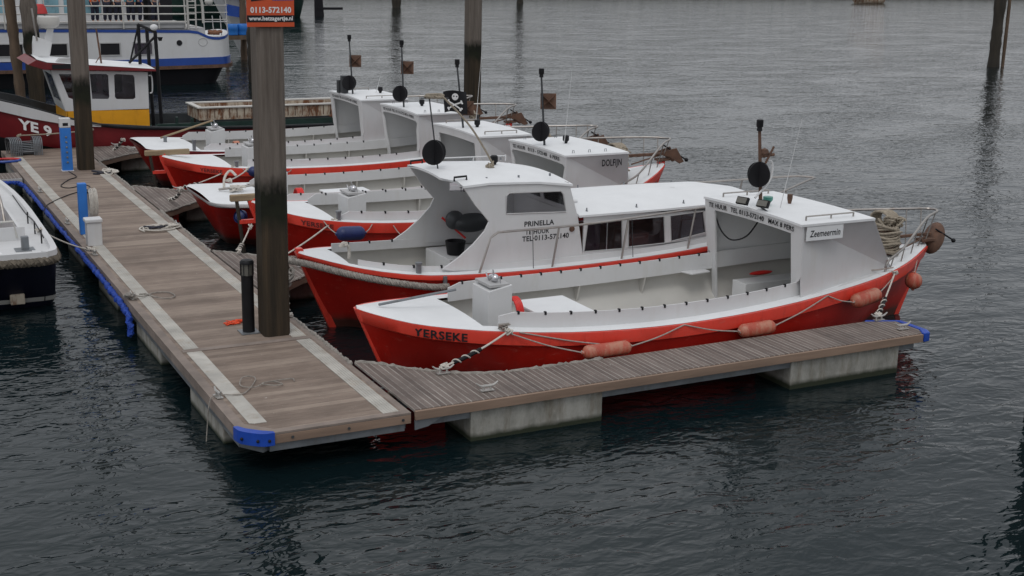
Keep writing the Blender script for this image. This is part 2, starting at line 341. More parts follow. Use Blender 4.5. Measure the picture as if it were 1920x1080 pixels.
def curvef(pts):
    xs = [p[0] for p in pts]; ys = [p[1] for p in pts]; n = len(xs)
    m = [0] * n
    for i in range(n):
        if i == 0: m[i] = (ys[1] - ys[0]) / (xs[1] - xs[0])
        elif i == n - 1: m[i] = (ys[-1] - ys[-2]) / (xs[-1] - xs[-2])
        else: m[i] = (ys[i + 1] - ys[i - 1]) / (xs[i + 1] - xs[i - 1])
    def f(x):
        if x <= xs[0]: return ys[0]
        if x >= xs[-1]: return ys[-1]
        i = max(j for j in range(n - 1) if xs[j] <= x); h = xs[i + 1] - xs[i]; t = (x - xs[i]) / h
        return (2 * t ** 3 - 3 * t * t + 1) * ys[i] + (t ** 3 - 2 * t * t + t) * h * m[i] + (-2 * t ** 3 + 3 * t * t) * ys[i + 1] + (t ** 3 - t * t) * h * m[i + 1]
    return f
# ------------------------------------------------------------------ setting: water, far quay
WL = -.12
wm = MB(); wm.add([(-500, -60, 0), (700, -60, 0), (700, 900, 0), (-500, 900, 0)], [(0, 1, 2, 3)])
structure(wm.build('water', 'water', loc=(0, 0, WL)))
seab = MB(); seab.add([(-500, -60, -4), (700, -60, -4), (700, 900, -4), (-500, 900, -4)], [(0, 1, 2, 3)])
M['mud'] = mat('harbour_mud', (.05, .045, .035), .9, .2, .5)
structure(seab.build('harbour_bed', 'mud'))
q = MB(); q.bb(-200, 500, 196, 202, -4, 2.2); q.bb(-200, 500, 195.7, 196.6, 2.2, 2.5)
M['quay'] = mat('quay_stone', (.16, .16, .14), .85, .3, .6, dirt=(.05, .06, .03)); M['grass'] = mat('bank_grass', (.035, .06, .02), .9, .35, .4)
tag(q.build('quay_wall', 'quay'), 'long stone quay wall across the far side of the harbour', 'wall')
bk = MB(); bk.bb(-300, 600, 202, 420, -4, 2.1); structure(bk.build('far_bank', 'grass'))
# ------------------------------------------------------------------ piers
D = .46
def cleat_geo(b, x, y, z, ang=0, L=.34):
    o = len(b.v)
    for sx in (-1, 1): b.tube([(sx * .06, 0, 0), (sx * .05, 0, .07)], .016, 6)
    b.tube(spline([(-L / 2, 0, .12), (-.1, 0, .075), (0, 0, .07), (.1, 0, .075), (L / 2, 0, .12)], 3), [.012, .014, .016, .018, .019, .02, .02, .02, .019, .018, .016, .014, .012], 6)
    b.box((0, 0, .006), (.2, .09, .012)); R = Matrix.Rotation(ang, 3, 'Z')
    return b.xf(lambda a, c, d: R @ Vector((a, c, d)) + Vector((x, y, z)), o)
def cleat(parent, x, y, ang=0, L=.34): return cleat_geo(MB(), x, y, D + .012, ang, L).build('cleat', 'cleat', parent, True)
X0P, X1P, Y0P, Y1P = 4.24, 6.57, 15.65, 42.15
mp_ = thing('main_pontoon', 'long floating walkway of brown decking with pale grip strips along both edges', 'pontoon', (0, 0, 0))
b = MB(); ch = .36
b.plate([(X0P + .14, Y0P + ch + .12), (X0P + ch + .1, Y0P + .12), (X1P - .1, Y0P + .12), (X1P - .1, Y1P), (X0P + .14, Y1P)], [], lambda x, y: (x, y, D - .03), (0, 0, .026)); b.build('deck', 'deck', mp_)
b = MB(); b.plate([(X0P, Y0P + ch), (X0P + ch, Y0P), (X1P, Y0P), (X1P, Y0P + .12), (X0P + ch + .1, Y0P + .12), (X0P + .14, Y0P + ch + .12), (X0P + .14, Y1P), (X0P, Y1P)], [], lambda x, y: (x, y, D - .035), (0, 0, .035))
b.bb(X1P - .1, X1P, Y0P + .12, Y1P, D - .035, D); b.build('border_board', 'border', mp_, bev=.006)
b = MB(); b.plate([(X0P + .2, Y0P + ch + .1), (X0P + .26, Y0P + .42), (X0P + .43, Y0P + .42), (X0P + .43, 19.55), (X0P + .2, 19.55)], [], lambda x, y: (x, y, D - .003), (0, 0, .009)); b.build('grip_strip', 'strip', mp_)
for (a, c, y0, y1) in ((X0P + .2, X0P + .43, 19.72, Y1P - 1.5), (X1P - .37, X1P - .14, Y0P + .1, 19.55), (X1P - .37, X1P - .14, 19.72, 22.0), (X1P - .37, X1P - .14, 22.0, 37.3)):
    b = MB(); b.bb(a, c, y0, y1 - .01, D - .003, D + .006)
    for k in range(5): b.bb(a + .03 + k * .042, a + .045 + k * .042, y0 + .03, y1 - .04, D + .006, D + .010)
    b.build('grip_strip', 'strip', mp_)
b = MB(); b.bb(X0P + .15, X1P - .11, 19.56, 19.70, D - .003, D + .008); b.build('cross_board', 'border', mp_)
b = MB(); b.bb(X0P + ch, X1P, Y0P, Y0P + .05, D - .16, D - .036); b.build('front_fascia', 'fascia', mp_, bev=.006)
for k in range(3):
    b = MB(); b.lathe([(.02, 0), (.02, .012)], (X0P + .65 + k * .78, Y0P - .002, D - .095), 8, Matrix.Rotation(math.pi / 2, 3, 'X')); b.build('bolt_head', 'steel_d', mp_)
b = MB(); b.bb(X0P, X0P + .05, Y0P + ch, Y1P, D - .16, D - .036); b.build('side_fascia', 'border', mp_)
b = MB(); b.bb(X1P - .05, X1P, Y0P + .06, Y1P, D - .16, D - .036); b.build('side_fascia', 'border', mp_)
b = MB(); b.bb(X0P + .35, X1P - .08, Y0P + .04, Y0P + .12, .19, .30); b.bb(X0P + .03, X0P + .1, Y0P + ch, Y1P, .19, .30); b.bb(X1P - .1, X1P - .03, Y0P + .13, Y1P, .19, .30)
b.plate([(X0P + .04, Y0P + ch), (X0P + ch - .1, Y0P + .04), (X0P + ch, Y0P + .1), (X0P + .12, Y0P + ch)], [], lambda x, y: (x, y, .19), (0, 0, .11)); b.build('steel_frame', 'steel', mp_)
b = MB(); pts = []
for (x, y) in [(X0P - .03, Y0P + ch + .04), (X0P + .0, Y0P + .22), (X0P + .12, Y0P + .07), (X0P + .26, Y0P - .03), (X0P + .40, Y0P - .04)]: pts.append((x, y, 0))
pp = spline(pts, 4); inner = [Vector((X0P + .4, Y0P + .02, 0)), Vector((X0P + .28, Y0P + .1, 0)), Vector((X0P + .1, Y0P + .27, 0)), Vector((X0P + .03, Y0P + ch + .04, 0))]
b.plate([(p.x, p.y) for p in pp + inner], [], lambda x, y: (x, y, D - .165), (0, 0, .178)); cb = b.build('corner_bumper', 'blue', mp_, bev=.02)
for k in (3, 8, 12):
    p = pp[k + 2] if k + 2 < len(pp) else pp[-2]; b = MB(); b.ell((p.x - .005, p.y - .008, D - .09), (.022, .022, .022), 8, 6); b.build('bumper_hole', 'black', cb)
for y0 in (17.0, 20.9, 24.6, 28.4, 32.3, 36.2, 40.0):
    b = MB(); b.bb(X0P + .08, X1P - .1, y0, y0 + 1.9, -.4, .19); b.build('float_block', 'concrete', mp_, bev=.02)
for y in (17.3, 23.12, 26.9, 30.3, 34.6): cleat(mp_, X0P + .1, y, math.pi / 2 + .1, .26)
cleat(mp_, X1P - .06, 29.0, math.pi / 2); cleat(mp_, X1P - .06, 36.9, math.pi / 2)
def lumpy(path, r, seed=0, name='edge_rope', m='ropeg', parent=None, jit=.5):
    rnd = random.Random(seed); P = spline(path, 6); L = sum((P[i + 1] - P[i]).length for i in range(len(P) - 1)); Q = []
    for i in range(len(P) - 1):
        n = max(1, int((P[i + 1] - P[i]).length / .04))
        for k in range(n): Q.append(P[i].lerp(P[i + 1], k / n))
    Q = [p + Vector((rnd.uniform(-1, 1), rnd.uniform(-1, 1), rnd.uniform(-.6, .6))) * r * .35 for p in Q]
    b = MB(); b.tube(Q, [r * rnd.uniform(1 - jit, 1 + jit) for _ in Q], 6); return b.build(name, m, parent, True)
lumpy([(X1P + .01, 18.0, D + .005), (X1P + .01, 19.3, D), (X1P + .0, 20.5, D), (X1P + .02, 22.5, D)], .028, 1, parent=mp_)
lumpy([(X1P + .01, 26.4, D), (X1P + .01, 28.5, D), (X1P + .01, 31.1, D)], .028, 2, parent=mp_)
lumpy([(X1P + .01, 34.0, D), (X1P + .01, 36.5, D), (X1P + .01, 39.0, D)], .028, 3, parent=mp_)
def finger_pier(yn, label, far=True, near=True, x_end=15.85, group='finger piers beside the main walkway'):
    w_ = .95; t = thing('finger_pier', label, 'pier', (6.62, yn, 0), 0, group)
    fl = [(0, 1.4), (.24, 1.22), (.42, 1.02), (.66, .75), (1.02, .4), (1.38, .17), (1.78, .03), (2.4, 0)]; L = x_end - 6.62
    out = []
    if near: out += [(x, -y) for x, y in fl]
    else: out += [(0, 0)]
    out += [(L, 0), (L + .12, .2), (L + .12, w_ - .2), (L, w_)]
    out += [(x, w_ + y) for x, y in fl[::-1]] if far else [(0, w_)]
    b = MB(); b.plate(out, [], lambda x, y: (x, y, D - .04), (0, 0, .04)); b.build('deck', 'finger', t, bev=.006)
    xs = 2.4 if near else 0
    b = MB(); b.bb(xs, L, -.045, .004, D - .145, D - .012); b.build('side_fascia', 'fascia', t, bev=.006)
    if near:
        b = MB(); P = [Vector((x, -y, 0)) for x, y in fl]; b.loft([[(p.x, p.y - .02, D - .145), (p.x, p.y - .02, D - .02), (p.x, p.y + .03, D - .02), (p.x, p.y + .03, D - .145)] for p in P], True, False, True); b.build('side_fascia', 'fascia', t)
    b = MB(); b.bb(xs if xs else .0, L, w_ - .004, w_ + .04, D - .145, D - .012); b.build('side_fascia', 'fascia', t, bev=.006)
    b = MB(); b.bb(.1, L - .1, .06, .14, D - .27, D - .042); b.bb(.1, L - .1, w_ - .14, w_ - .06, D - .27, D - .042)
    for k in range(7): b.bb(.3 + k * 1.4, .37 + k * 1.4, .14, w_ - .14, D - .25, D - .042)
    if not near: b.plate([(0, .17), (0, D - .15), (.42, D - .15), (.2, .2)], [], lambda x, z: (x, -.02, z), (0, .03, 0))
    b.build('steel_frame', 'steel', t)
    for (a, c) in ((.87, 3.02), (6.52, 8.78)):
        b = MB(); b.bb(a, c, .03, w_ - .03, -.4, D - .15); b.build('float_block', 'concrete', t, bev=.015)
    for (x, y) in ((1.0, 1.27), (1.25, .3), (9.1, .9), (9.08, .3)): cleat(t, x, y, -.05)
    b = MB(); e = [(L + .02, -.05), (L + .16, -.03), (L + .24, .12), (L + .24, w_ - .2), (L - .35, w_ + .06), (L - .4, w_ + .0), (L + .14, w_ - .22), (L + .13, .2), (L + .02, .03)]
    b.plate(e, [], lambda x, y: (x, y, D - .15), (0, 0, .16)); b.build('end_bumper', 'blue', t, bev=.02)
    if far: lumpy([(x, w_ + y, D - .005) for x, y in fl[::-1]] if 0 else [(x, w_ + y + .01, D) for x, y in fl] + [(3.6, w_ + .01, D)], .026, int(yn), parent=t)
    if near: lumpy([(x, -y - .01, D) for x, y in fl], .026, int(yn) + 5, parent=t)
    return t
F1 = finger_pier(15.65, 'narrow jetty in front, beside the nearest launch', near=False)
F1.location.z = .03; F1.rotation_euler.y = -.0035
F2 = finger_pier(24.0, 'narrow jetty partly hidden behind the nearest tall pile', x_end=15.8)
F3 = finger_pier(32.3, 'narrow jetty between the second pair and the farthest pair of red launches', x_end=15.8)
F4 = finger_pier(40.6, 'narrow jetty in front of the dark red fishing boat', x_end=15.8)
t = thing('finger_pier', 'short jetty on the left side of the walkway behind the blue hulled boat', 'pier', (0, 0, 0), 0, 'finger piers beside the main walkway')
b = MB(); b.bb(-3, 4.2, 36.95, 37.9, D - .04, D); b.build('deck', 'finger', t, bev=.006)
b = MB(); b.bb(-3, 4.2, 36.9, 36.95, D - .15, D - .01); b.build('side_fascia', 'grey', t)
b = MB(); b.bb(-2, 3.2, 37.0, 37.8, -.4, D - .15); b.build('float_block', 'concrete', t)
def blue_strip():
    rnd = random.Random(3); path = spline([(2.9, 36.8, .36), (3.85, 36.78, .37), (4.12, 36.5, .37), (4.16, 35.4, .36), (4.17, 31, .36), (4.18, 27, .365), (4.18, 24.4, .35), (4.17, 22.9, .31), (4.15, 22.5, .2), (4.13, 22.4, .02)], 40)
    Q = [p + Vector((rnd.uniform(-.02, .02), rnd.uniform(-.02, .02), rnd.uniform(-.02, .02))) for p in path]
    b = MB(); b.tube(Q, [.047 * rnd.uniform(.75, 1.3) for _ in Q], 7); return b.build('fender_strip', 'bluefab', None, True)
tag(blue_strip(), 'long crumpled blue fender hanging along the left edge of the walkway', 'fender')
# ------------------------------------------------------------------ piles
def pile(x, y, w_, h, label, lean=(0, 0), m='pile', group='tall square timber mooring piles', z0=-2):
    b = MB(); c = w_ * .12; rings = []
    for k in range(13):
        z = z0 + (h - z0) * k / 12; cx, cy = lean[0] * z, lean[1] * z; a = w_ / 2
        rings.append([(cx + sx, cy + sy, z) for sx, sy in ((-a + c, -a), (a - c, -a), (a, -a + c), (a, a - c), (a - c, a), (-a + c, a), (-a, a - c), (-a, -a + c))])
    b.loft(rings, True, False, True); return tag(b.build('mooring_pile', m, None, False, .01, (x, y, 0)), label, 'pile', group)
pile(6.01, 20.1, .43, 8.2, 'tall square pile carrying the orange sign, at the near end of the walkway')
pile(6.02, 37.9, .43, 8.6, 'tall square pile beside the blue power post at the far end of the walkway')
pile(23.65, 49.8, .58, 8.6, 'tall square pile standing in the water behind the launch with the pirate flag')
def rough_pile(x, y, r, h, label, lean=(0, 0), m='pile'):
    rnd = random.Random(int(x * 7)); b = MB(); P = [(lean[0] * z, lean[1] * z, z) for z in np.linspace(-2, h, 30)]
    b.tube(P, [r * rnd.uniform(.9, 1.15) for _ in P], 10); return tag(b.build('harbour_pile', m, None, True, 0, (x, y, 0)), label, 'pile', 'round timber piles out in the harbour')
M['pilewet'] = mat('wet_dark_timber', (.03, .025, .018), .85, .4, 4, stretch=(1, 1, .2), bump=.5)
M['pilebrown'] = mat('brown_timber', (.11, .075, .05), .85, .35, 4, stretch=(1, 1, .2), bump=.5)
rough_pile(69.0, 64.2, .36, 9, 'thick dark pile at the top right, with a thin post against it', (.0, 0), 'pilewet')
rough_pile(69.75, 64.1, .11, 9, 'thin brown post leaning against the thick dark pile at the top right', (.0, 0), 'pilebrown')
rough_pile(62.2, 153, .55, 12, 'far dark pile at the top edge above the first launch mast', (0, 0), 'pilewet')
rough_pile(85.5, 165, .45, 12, 'small distant pile at the top edge, just right of the middle', (0, 0), 'pilewet')
rough_pile(19.3, 66.5, .42, 7, 'black pile just left of the sign pile, behind the blue and white ship', (0, 0), 'pilewet')
rough_pile(22.6, 80.5, .2, 7, 'slim brown post behind the stern of the blue and white ship', (0, 0), 'pilebrown')
rough_pile(7.75, 60.5, .33, 7.5, 'thick wet pile in front of the ship, left of the radar dome', (-.03, 0), 'pile')
rough_pile(7.15, 61.2, .22, 7.5, 'thin leaning pile at the far left in front of the ship', (-.045, 0), 'pilebrown')
rough_pile(15.75, 12.9, .3, 8, 'dark pile at the right edge whose reflection breaks up in the ripples', (.02, 0), 'pilewet')
# ------------------------------------------------------------------ sign on pile
sg = thing('sign_board', 'orange notice board with a white phone number on the nearest pile', 'sign', (5.63, 19.86, 0))
b = MB(); b.bb(0, .745, -.02, 0, 5.40, 6.6); b.build('board', 'orangesign', sg, bev=.004)
b = MB(); b.bb(0.0, .745, -.024, -.021, 5.472, 5.575); b.build('black_band', 'letter', sg)
text('0113-572140', .085, .64, lambda a, c: (.055 + a, -.025, 5.615 + c), 'lettering', 'letterw', sg, .012)
text('www.hetzagertje.nl', .062, .69, lambda a, c: (.028 + a, -.0265, 5.500 + c), 'lettering', 'letterw', sg, .012)
b = MB(); b.plate([(.07, 5.78), (.32, 5.81), (.34, 5.98), (.08, 5.98)], [], lambda x, z: (x, -.024, z), (0, .003, 0)); b.build('black_panel', 'letter', sg)
text('club', .07, .12, lambda a, c: (.15 + a, -.0262, 5.815 + c), 'lettering', 'letterw', sg)
b = MB(); b.plate([(.4, 5.795), (.735, 5.80), (.735, 5.835), (.44, 5.83)], [], lambda x, z: (x, -.023, z), (0, .002, 0)); b.build('blue_stripe', 'shipblue', sg)
b = MB(); b.plate([(.46, 5.85), (.735, 5.85), (.735, 5.885), (.46, 5.88)], [], lambda x, z: (x, -.023, z), (0, .002, 0)); b.build('red_stripe', 'shipred', sg)
b = MB(); b.plate([(.46, 5.893), (.735, 5.893), (.735, 5.99), (.5, 5.99)], [], lambda x, z: (x, -.023, z), (0, .002, 0)); b.build('white_stripe', 'white', sg)
# ------------------------------------------------------------------ pontoon furniture
t = thing('light_bollard', 'black bollard lamp with a caged glass head beside the nearest pile', 'lamp', (5.64, 20.3, D))
b = MB(); b.lathe([(.1, 0), (.1, .94), (.105, .96)], n=18); b.build('post', 'black', t, True)
b = MB(); b.lathe([(.088, .965), (.088, 1.15)], n=18); b.build('lamp_glass', 'lens', t, True)
b = MB()
for k in range(8): a = k * math.pi / 4; b.tube([(.108 * math.cos(a), .108 * math.sin(a), .96), (.108 * math.cos(a), .108 * math.sin(a), 1.16)], .007, 5)
b.build('cage', 'black', t); b = MB(); b.lathe([(.115, 1.155), (.115, 1.185), (.09, 1.215), (.02, 1.225)], n=18); b.build('cap', 'black', t, True)
b = MB(); b.box((0, 0, .008), (.3, .3, .016)); b.build('base_plate', 'steel', t)
t = thing('service_pillar', 'tall blue power post with a white top and a row of sockets', 'power post', (5.5, 37.75, D))
b = MB(); b.bb(-.14, .14, -.1, .1, 0, 1.2); b.build('body', 'bluepaint', t, bev=.015)
b = MB(); b.bb(-.145, .145, -.105, .105, 1.202, 1.47); b.build('cap', 'white', t, bev=.02)
b = MB(); b.bb(-.07, .07, -.112, -.106, 1.26, 1.34); b.build('display', 'letter', t)
for k in range(6): b = MB(); b.lathe([(.028, 0), (.028, .02), (.01, .025)], (0, -.1, .25 + k * .14), 10, Matrix.Rotation(math.pi / 2, 3, 'X')); b.build('socket', 'steel', t)
b = MB(); b.box((0, 0, .01), (.32, .26, .02)); b.build('base_plate', 'white', t)
t = thing('hose_post', 'plain blue post with a coiled hose hung on its side', 'post', (4.5, 29.05, D))
b = MB(); b.bb(-.09, .09, -.09, .09, 0, 1.12); b.build('body', 'bluepaint', t, bev=.015)
b = MB(); b.tube([(.08, 0, .9), (.3, 0, .92)], .02, 6); b.build('hook', 'steel_d', t)
hz = MB()
for k in range(7):
    rr = .22 + .012 * (k % 3); hz.tube([(.13 + k * .026, rr * .9 * math.cos(a), .68 + (rr + .07) * math.sin(a)) for a in np.linspace(0, 2 * math.pi, 25)[:-1]], .012, 5, True)
tag(hz.build('water_hose', 'ropew', None, True, 0, (4.5, 29.05, D)), 'white hose coiled on the blue post by the white box', 'hose')
t = thing('storage_box', 'small white upright box in front of the blue hose post', 'box', (4.5, 27.85, D))
b = MB(); b.bb(-.15, .15, -.13, .13, 0, .5); b.build('body', 'white', t, bev=.015)
b = MB(); b.bb(-.18, .17, -.16, .15, .5, .58); b.build('lid', 'white', t, bev=.02)
def deck_rope(label, path, m='rope', r=.012, name='mooring_rope', cat='rope', n=6):
    b = MB(); b.tube(spline(path, n), r, 6); return tag(b.build(name, m, None, True), label, cat)
rd = random.Random(5)
deck_rope('thin rope tangled on the near left corner and hanging into the water', [(4.12, 17.18, -.15), (4.15, 17.2, .1), (4.19, 17.22, .4), (4.26, 17.26, .5), (4.42, 17.3, .49), (4.7, 17.28, .478), (5.0, 17.75, .48), (5.02, 17.95, .485), (4.85, 17.9, .50), (4.75, 17.6, .485), (4.9, 17.42, .50), (5.1, 17.6, .485), (5.25, 17.6, .48), (5.32, 17.45, .482), (5.18, 17.4, .495), (5.05, 17.55, .50), (5.5, 17.65, .48), (5.52, 17.52, .48)], 'ropeg', .008)
deck_rope('rope ring beside the cleat halfway along the left edge', [(4.3, 23.12, .56), (4.5, 23.1, .5), (4.75, 23.35, .48), (5.0, 23.3, .48), (5.06, 23.0, .48), (4.9, 22.85, .485), (4.72, 23.0, .49), (4.62, 23.3, .485), (4.5, 23.35, .48)], 'ropeg', .011)
def knot(b, c, r, n, seed, th=.012):
    rnd = random.Random(seed); P = [Vector(c) + Vector((rnd.uniform(-1, 1) * r[0], rnd.uniform(-1, 1) * r[1], rnd.uniform(-1, 1) * r[2])) for _ in range(n)]; b.tube(spline(P, 4), th, 6)
b = MB(); knot(b, (4.3, 23.1, .53), (.1, .12, .05), 16, 3, .02); tag(b.build('rope_knot', 'ropeg', None, True), 'lump of rope knotted on the left edge cleat beside the rope ring', 'rope')
b = MB(); b.tube(spline([(5.72, 28.75, .48), (5.68, 29.05, .485), (5.9, 29.3, .48), (6.2, 29.1, .5), (6.4, 28.8, .49), (6.0, 28.65, .5), (5.74, 28.85, .5), (5.85, 29.15, .5), (6.2, 29.25, .51), (6.5, 29.0, .5)], 6), .02, 6); knot(b, (6.35, 29.0, .52), (.2, .2, .05), 30, 8, .016); knot(b, (6.05, 28.95, .5), (.3, .18, .02), 26, 18, .014)
tag(b.build('rope_pile', 'ropew', None, True), 'heap of pale rope on the right edge halfway along the walkway', 'rope')
b = MB(); knot(b, (6.0, 28.95, .53), (.3, .15, .02), 12, 21, .016); tag(b.build('rope_pile', 'navy', None, True), 'dark line lying over the heap of pale rope', 'rope')
b = MB(); knot(b, (5.52, 20.9, .475), (.14, .12, .012), 34, 4, .008); knot(b, (5.68, 20.95, .485), (.08, .08, .02), 22, 14, .008); tag(b.build('orange_line', 'orange', None, True), 'bright orange cord coiled at the foot of the black bollard lamp', 'cord')
b = MB(); knot(b, (6.5, 37.0, .52), (.22, .3, .05), 22, 9, .022); tag(b.build('rope_pile', 'ropew', None, True), 'small heap of rope at the foot of the far tall pile', 'rope')
b = MB(); knot(b, (6.35, 36.9, .5), (.3, .2, .03), 10, 11, .022); tag(b.build('rope_pile', 'navy', None, True), 'dark rope lying at the foot of the far tall pile', 'rope')
deck_rope('thin black cable snaking from the blue power post to the left edge', [(5.5, 37.55, .47), (5.55, 36.6, .47), (5.3, 36.2, .47), (4.95, 35.3, .47), (5.1, 34.9, .47), (5.55, 35.2, .47), (5.55, 34.6, .47), (5.0, 34.0, .47), (4.5, 33.2, .475), (4.2, 32.6, .46), (4.1, 32.3, .3)], 'black', .012, 'cable', 'cable')
t = thing('hoop_rack', 'stack of folded grey metal hoops lying at the far end of the walkway', 'rack', (4.85, 41.2, D))
b = MB()
for k in range(7): x = -.5 + k * .05; b.tube(spline([(x, .3, 0), (x - .03, .28, .42), (x + .02, 0, .5), (x + .05, -.28, .42), (x + .05, -.3, 0)], 4), .016, 6)
for k in range(6): x = .2 + k * .045; b.tube(spline([(x, .3, 0), (x, .28, .42), (x, 0, .52), (x, -.28, .42), (x, -.3, 0)], 4), .016, 6)
b.build('hoop', 'steel', t, True)
b = MB()
for k in range(7): b.tube([(-.45, -.25 + k * .08, .1 + .04 * k), (.42, -.25 + k * .08, .12 + .04 * k)], .016, 6)
b.build('crossbar', 'steel', t, True); b = MB(); b.bb(-.3, .3, -.2, .2, .03, .1); b.build('base', 'steel_d', t)
t = thing('life_hoop', 'flat red and blue hoop lying on the far left corner of the walkway', 'hoop', (4.15, 40.0, D))
b = MB(); b.tube([(.38 * math.cos(a), .3 * math.sin(a), .03) for a in np.linspace(0, math.pi, 16)], .035, 6); b.build('red_half', 'shipred', t, True)
b = MB(); b.tube([(.38 * math.cos(a), .3 * math.sin(a), .03) for a in np.linspace(math.pi, 2 * math.pi, 16)], .04, 6); b.build('blue_half', 'shipblue', t, True)
t = thing('pump_stand', 'ochre metal stand with a grey sloping top at the far left edge', 'stand', (3.95, 41.2, D))
b = MB(); b.bb(-.2, .12, -.15, .15, 0, .42); b.build('body', 'yellow', t, bev=.02)
b = MB(); b.plate([(-.25, .43), (.16, .43), (-.1, .85), (-.25, .85)], [], lambda x, z: (x, -.18, z), (0, .36, 0)); b.build('top', 'grey', t, bev=.02)
# ------------------------------------------------------------------ red and white launches
def disc_geo(b, c, r, fold=.5):
    n = 28
    b.lathe([(.01, -.012), (r, -.012), (r, .012), (.01, .012)], c, n, Matrix.Rotation(math.pi / 2, 3, 'X') @ Matrix.Identity(3))
    b.lathe([(.01, -.010), (r * .98, -.010), (r * .98, .010), (.01, .010)], c, n, Matrix.Rotation(.42, 3, 'Z') @ Matrix.Rotation(math.pi / 2, 3, 'Y'))
    return b
def reflector(b, c, s=.2):
    c = Vector(c); s *= .9; n0 = Vector((-.40, -.90, .16)).normalized(); a0 = n0.cross(Vector((0, 0, 1))).normalized(); b0 = n0.cross(a0)
    for k in range(3):
        if k == 0: q_ = [c + (a0 * i + b0 * j) * s for i, j in ((1, 1), (-1, 1), (-1, -1), (1, -1))]; w_ = n0 * .004
        else:
            dg_ = (a0 + b0 * (1 if k == 1 else -1)); q_ = [c + dg_ * s, c + n0 * s, c - dg_ * s, c - n0 * s]; w_ = dg_.cross(n0).normalized() * .004
        b.add([p + w_ for p in q_] + [p - w_ for p in q_], [(0, 1, 2, 3), (7, 6, 5, 4), (0, 4, 5, 1), (1, 5, 6, 2), (2, 6, 7, 3), (3, 7, 4, 0)])
class Launch:
    def __init__(s, name, label, x0, yc, L, half, sheer, kind='P', rake=(.42, .42), zk=-.6, band=.2, cap=0.0, bandmat='redband', hullmat='red', group='red and white rental launches', cat='boat', rz=0):
        s.t = thing(name, label, cat, (x0, yc, 0), rz, group); s.L = L; s.half = curvef(half); s.sheer = curvef(sheer); s.kind = kind; s.x0 = x0; s.yc = yc
        s.rake = rake; s.zk = zk; s.band = band; s.bandm = bandmat; s.hullm = hullmat; s.b0 = half[0][1]
        us = [0, .02, .05, .1, .18, .3, .45, .65, .9, 1.2, 1.6, 2.0]; k = 2.5
        while k < L - 2: us.append(k); k += .5
        us += [L - 2, L - 1.6, L - 1.2, L - .9, L - .65, L - .45, L - .3, L - .18, L - .08, L - .03, L]; s.us = us
    def dx(s, u, z):
        d = max(0, s.sheer(u) - z); f0 = max(0, 1 - u / 2.5) ** 1.2; f1 = max(0, 1 - (s.L - u) / 2.5) ** 1.2
        return s.rake[0] * d * f0 - s.rake[1] * d * f1
    def hw(s, u, z):
        bm = max(s.half(v) for v in s.us); b_ = s.half(u); sh = s.sheer(u); F = min(1, b_ / bm); e = max(0, min(1, (F - .35) / .6)); e = e * e * (3 - 2 * e)
        if s.kind == 'R' and u < 2: e = min(e, .15 + .42 * u)
        q_ = max(0, min(1, (sh - z) / (sh - s.zk))); full = (1 - q_ ** 3.2) ** .62 if q_ < 1 else 0; return b_ * (e * full + (1 - e) * (1 - q_) ** 1.25)
    def hull(s):
        bm = max(s.half(u) for u in s.us); rings = []; K = 10
        for u in s.us:
            b_ = s.half(u); sh = s.sheer(u); F = min(1, b_ / bm); e = max(0, min(1, (F - .35) / .6)); e = e * e * (3 - 2 * e)
            if s.kind == 'R' and u < 2: e = min(e, .15 + .42 * u)
            pr = []
            for i in range(K + 1):
                q_ = i / K; z = sh - q_ * (sh - s.zk); full = (1 - q_ ** 3.2) ** .62 if q_ < 1 else 0; thin = (1 - q_) ** 1.25; wd = b_ * (e * full + (1 - e) * thin)
                pr.append((wd * .985 if i else b_, z))
            ring = [(u + s.dx(u, z), -y_, z) for y_, z in pr] + [(u + s.dx(u, z), y_, z) for y_, z in pr[::-1][1:]]; rings.append(ring)
        b = MB(); b.loft(rings, False)
        if s.b0 > .1: b.f.append(tuple(range(len(rings[0]))))
        s.hullo = b.build('hull', s.hullm, s.t, True)
        # rub band
        def prof(u, sg):
            b_ = s.half(u); sh = s.sheer(u); bd = s.band; return [(u + s.dx(u, z) - (.02 if u < .01 else 0), sg * (b_ + o_), z) for o_, z in ((-.03, sh), (.045, sh + .004), (.05, sh - .03), (.045, sh - bd), (-.02, sh - bd - .03))]
        rr = [prof(u, -1) for u in reversed(s.us)] + [prof(u, 1) for u in s.us]
        b = MB(); b.loft(rr, False); s.bando = b.build('rub_band', s.bandm, s.t, True)
    def stem(s, m='redband', w_=.12, top=.1, out=.06):
        for end in (0, 1):
            u = 0 if end == 0 else s.L; sh = s.sheer(u); sg = 1 if end == 0 else -1; P = []
            zs = np.linspace(sh + top, s.zk + .1, 9)
            b = MB(); rings = []
            for z in zs:
                x = u + s.dx(u, min(z, sh)); rings.append([(x - sg * out, -w_ / 2 * .7, z), (x - sg * out, w_ / 2 * .7, z), (x + sg * .1, w_ / 2, z), (x + sg * .1, -w_ / 2, z)])
            b.loft(rings, True, False, True); b.build('stem_post', m, s.t, False, .01)
    def deck(s, u0, u1, wd=.28, coam=.26, crown=.05, floor=.22, coam_end=.35, studs=.42, inner=True, m='deck_litroof', coamk=None):
        us = sorted(set([round(u, 4) for u in s.us] + [u0, u1])); s.u0 = u0; s.u1 = u1; s.wd = wd
        inn = lambda u: max(.02, s.half(u) - wd); s.inn = inn
        def full(lst):
            R = []
            for u in lst:
                h = s.half(u); R.append([(u + (.03 if u < .01 and s.b0 > .1 else 0), h * .99 * k / 4, s.sheer(u) + .006 + crown * (1 - (k / 4) ** 2)) for k in range(-4, 5)])
            return R
        b = MB()
        b.loft(full([u for u in us if u <= u0]), False); b.loft(full([u for u in us if u >= u1]), False)
        mid = [u for u in us if u0 <= u <= u1]
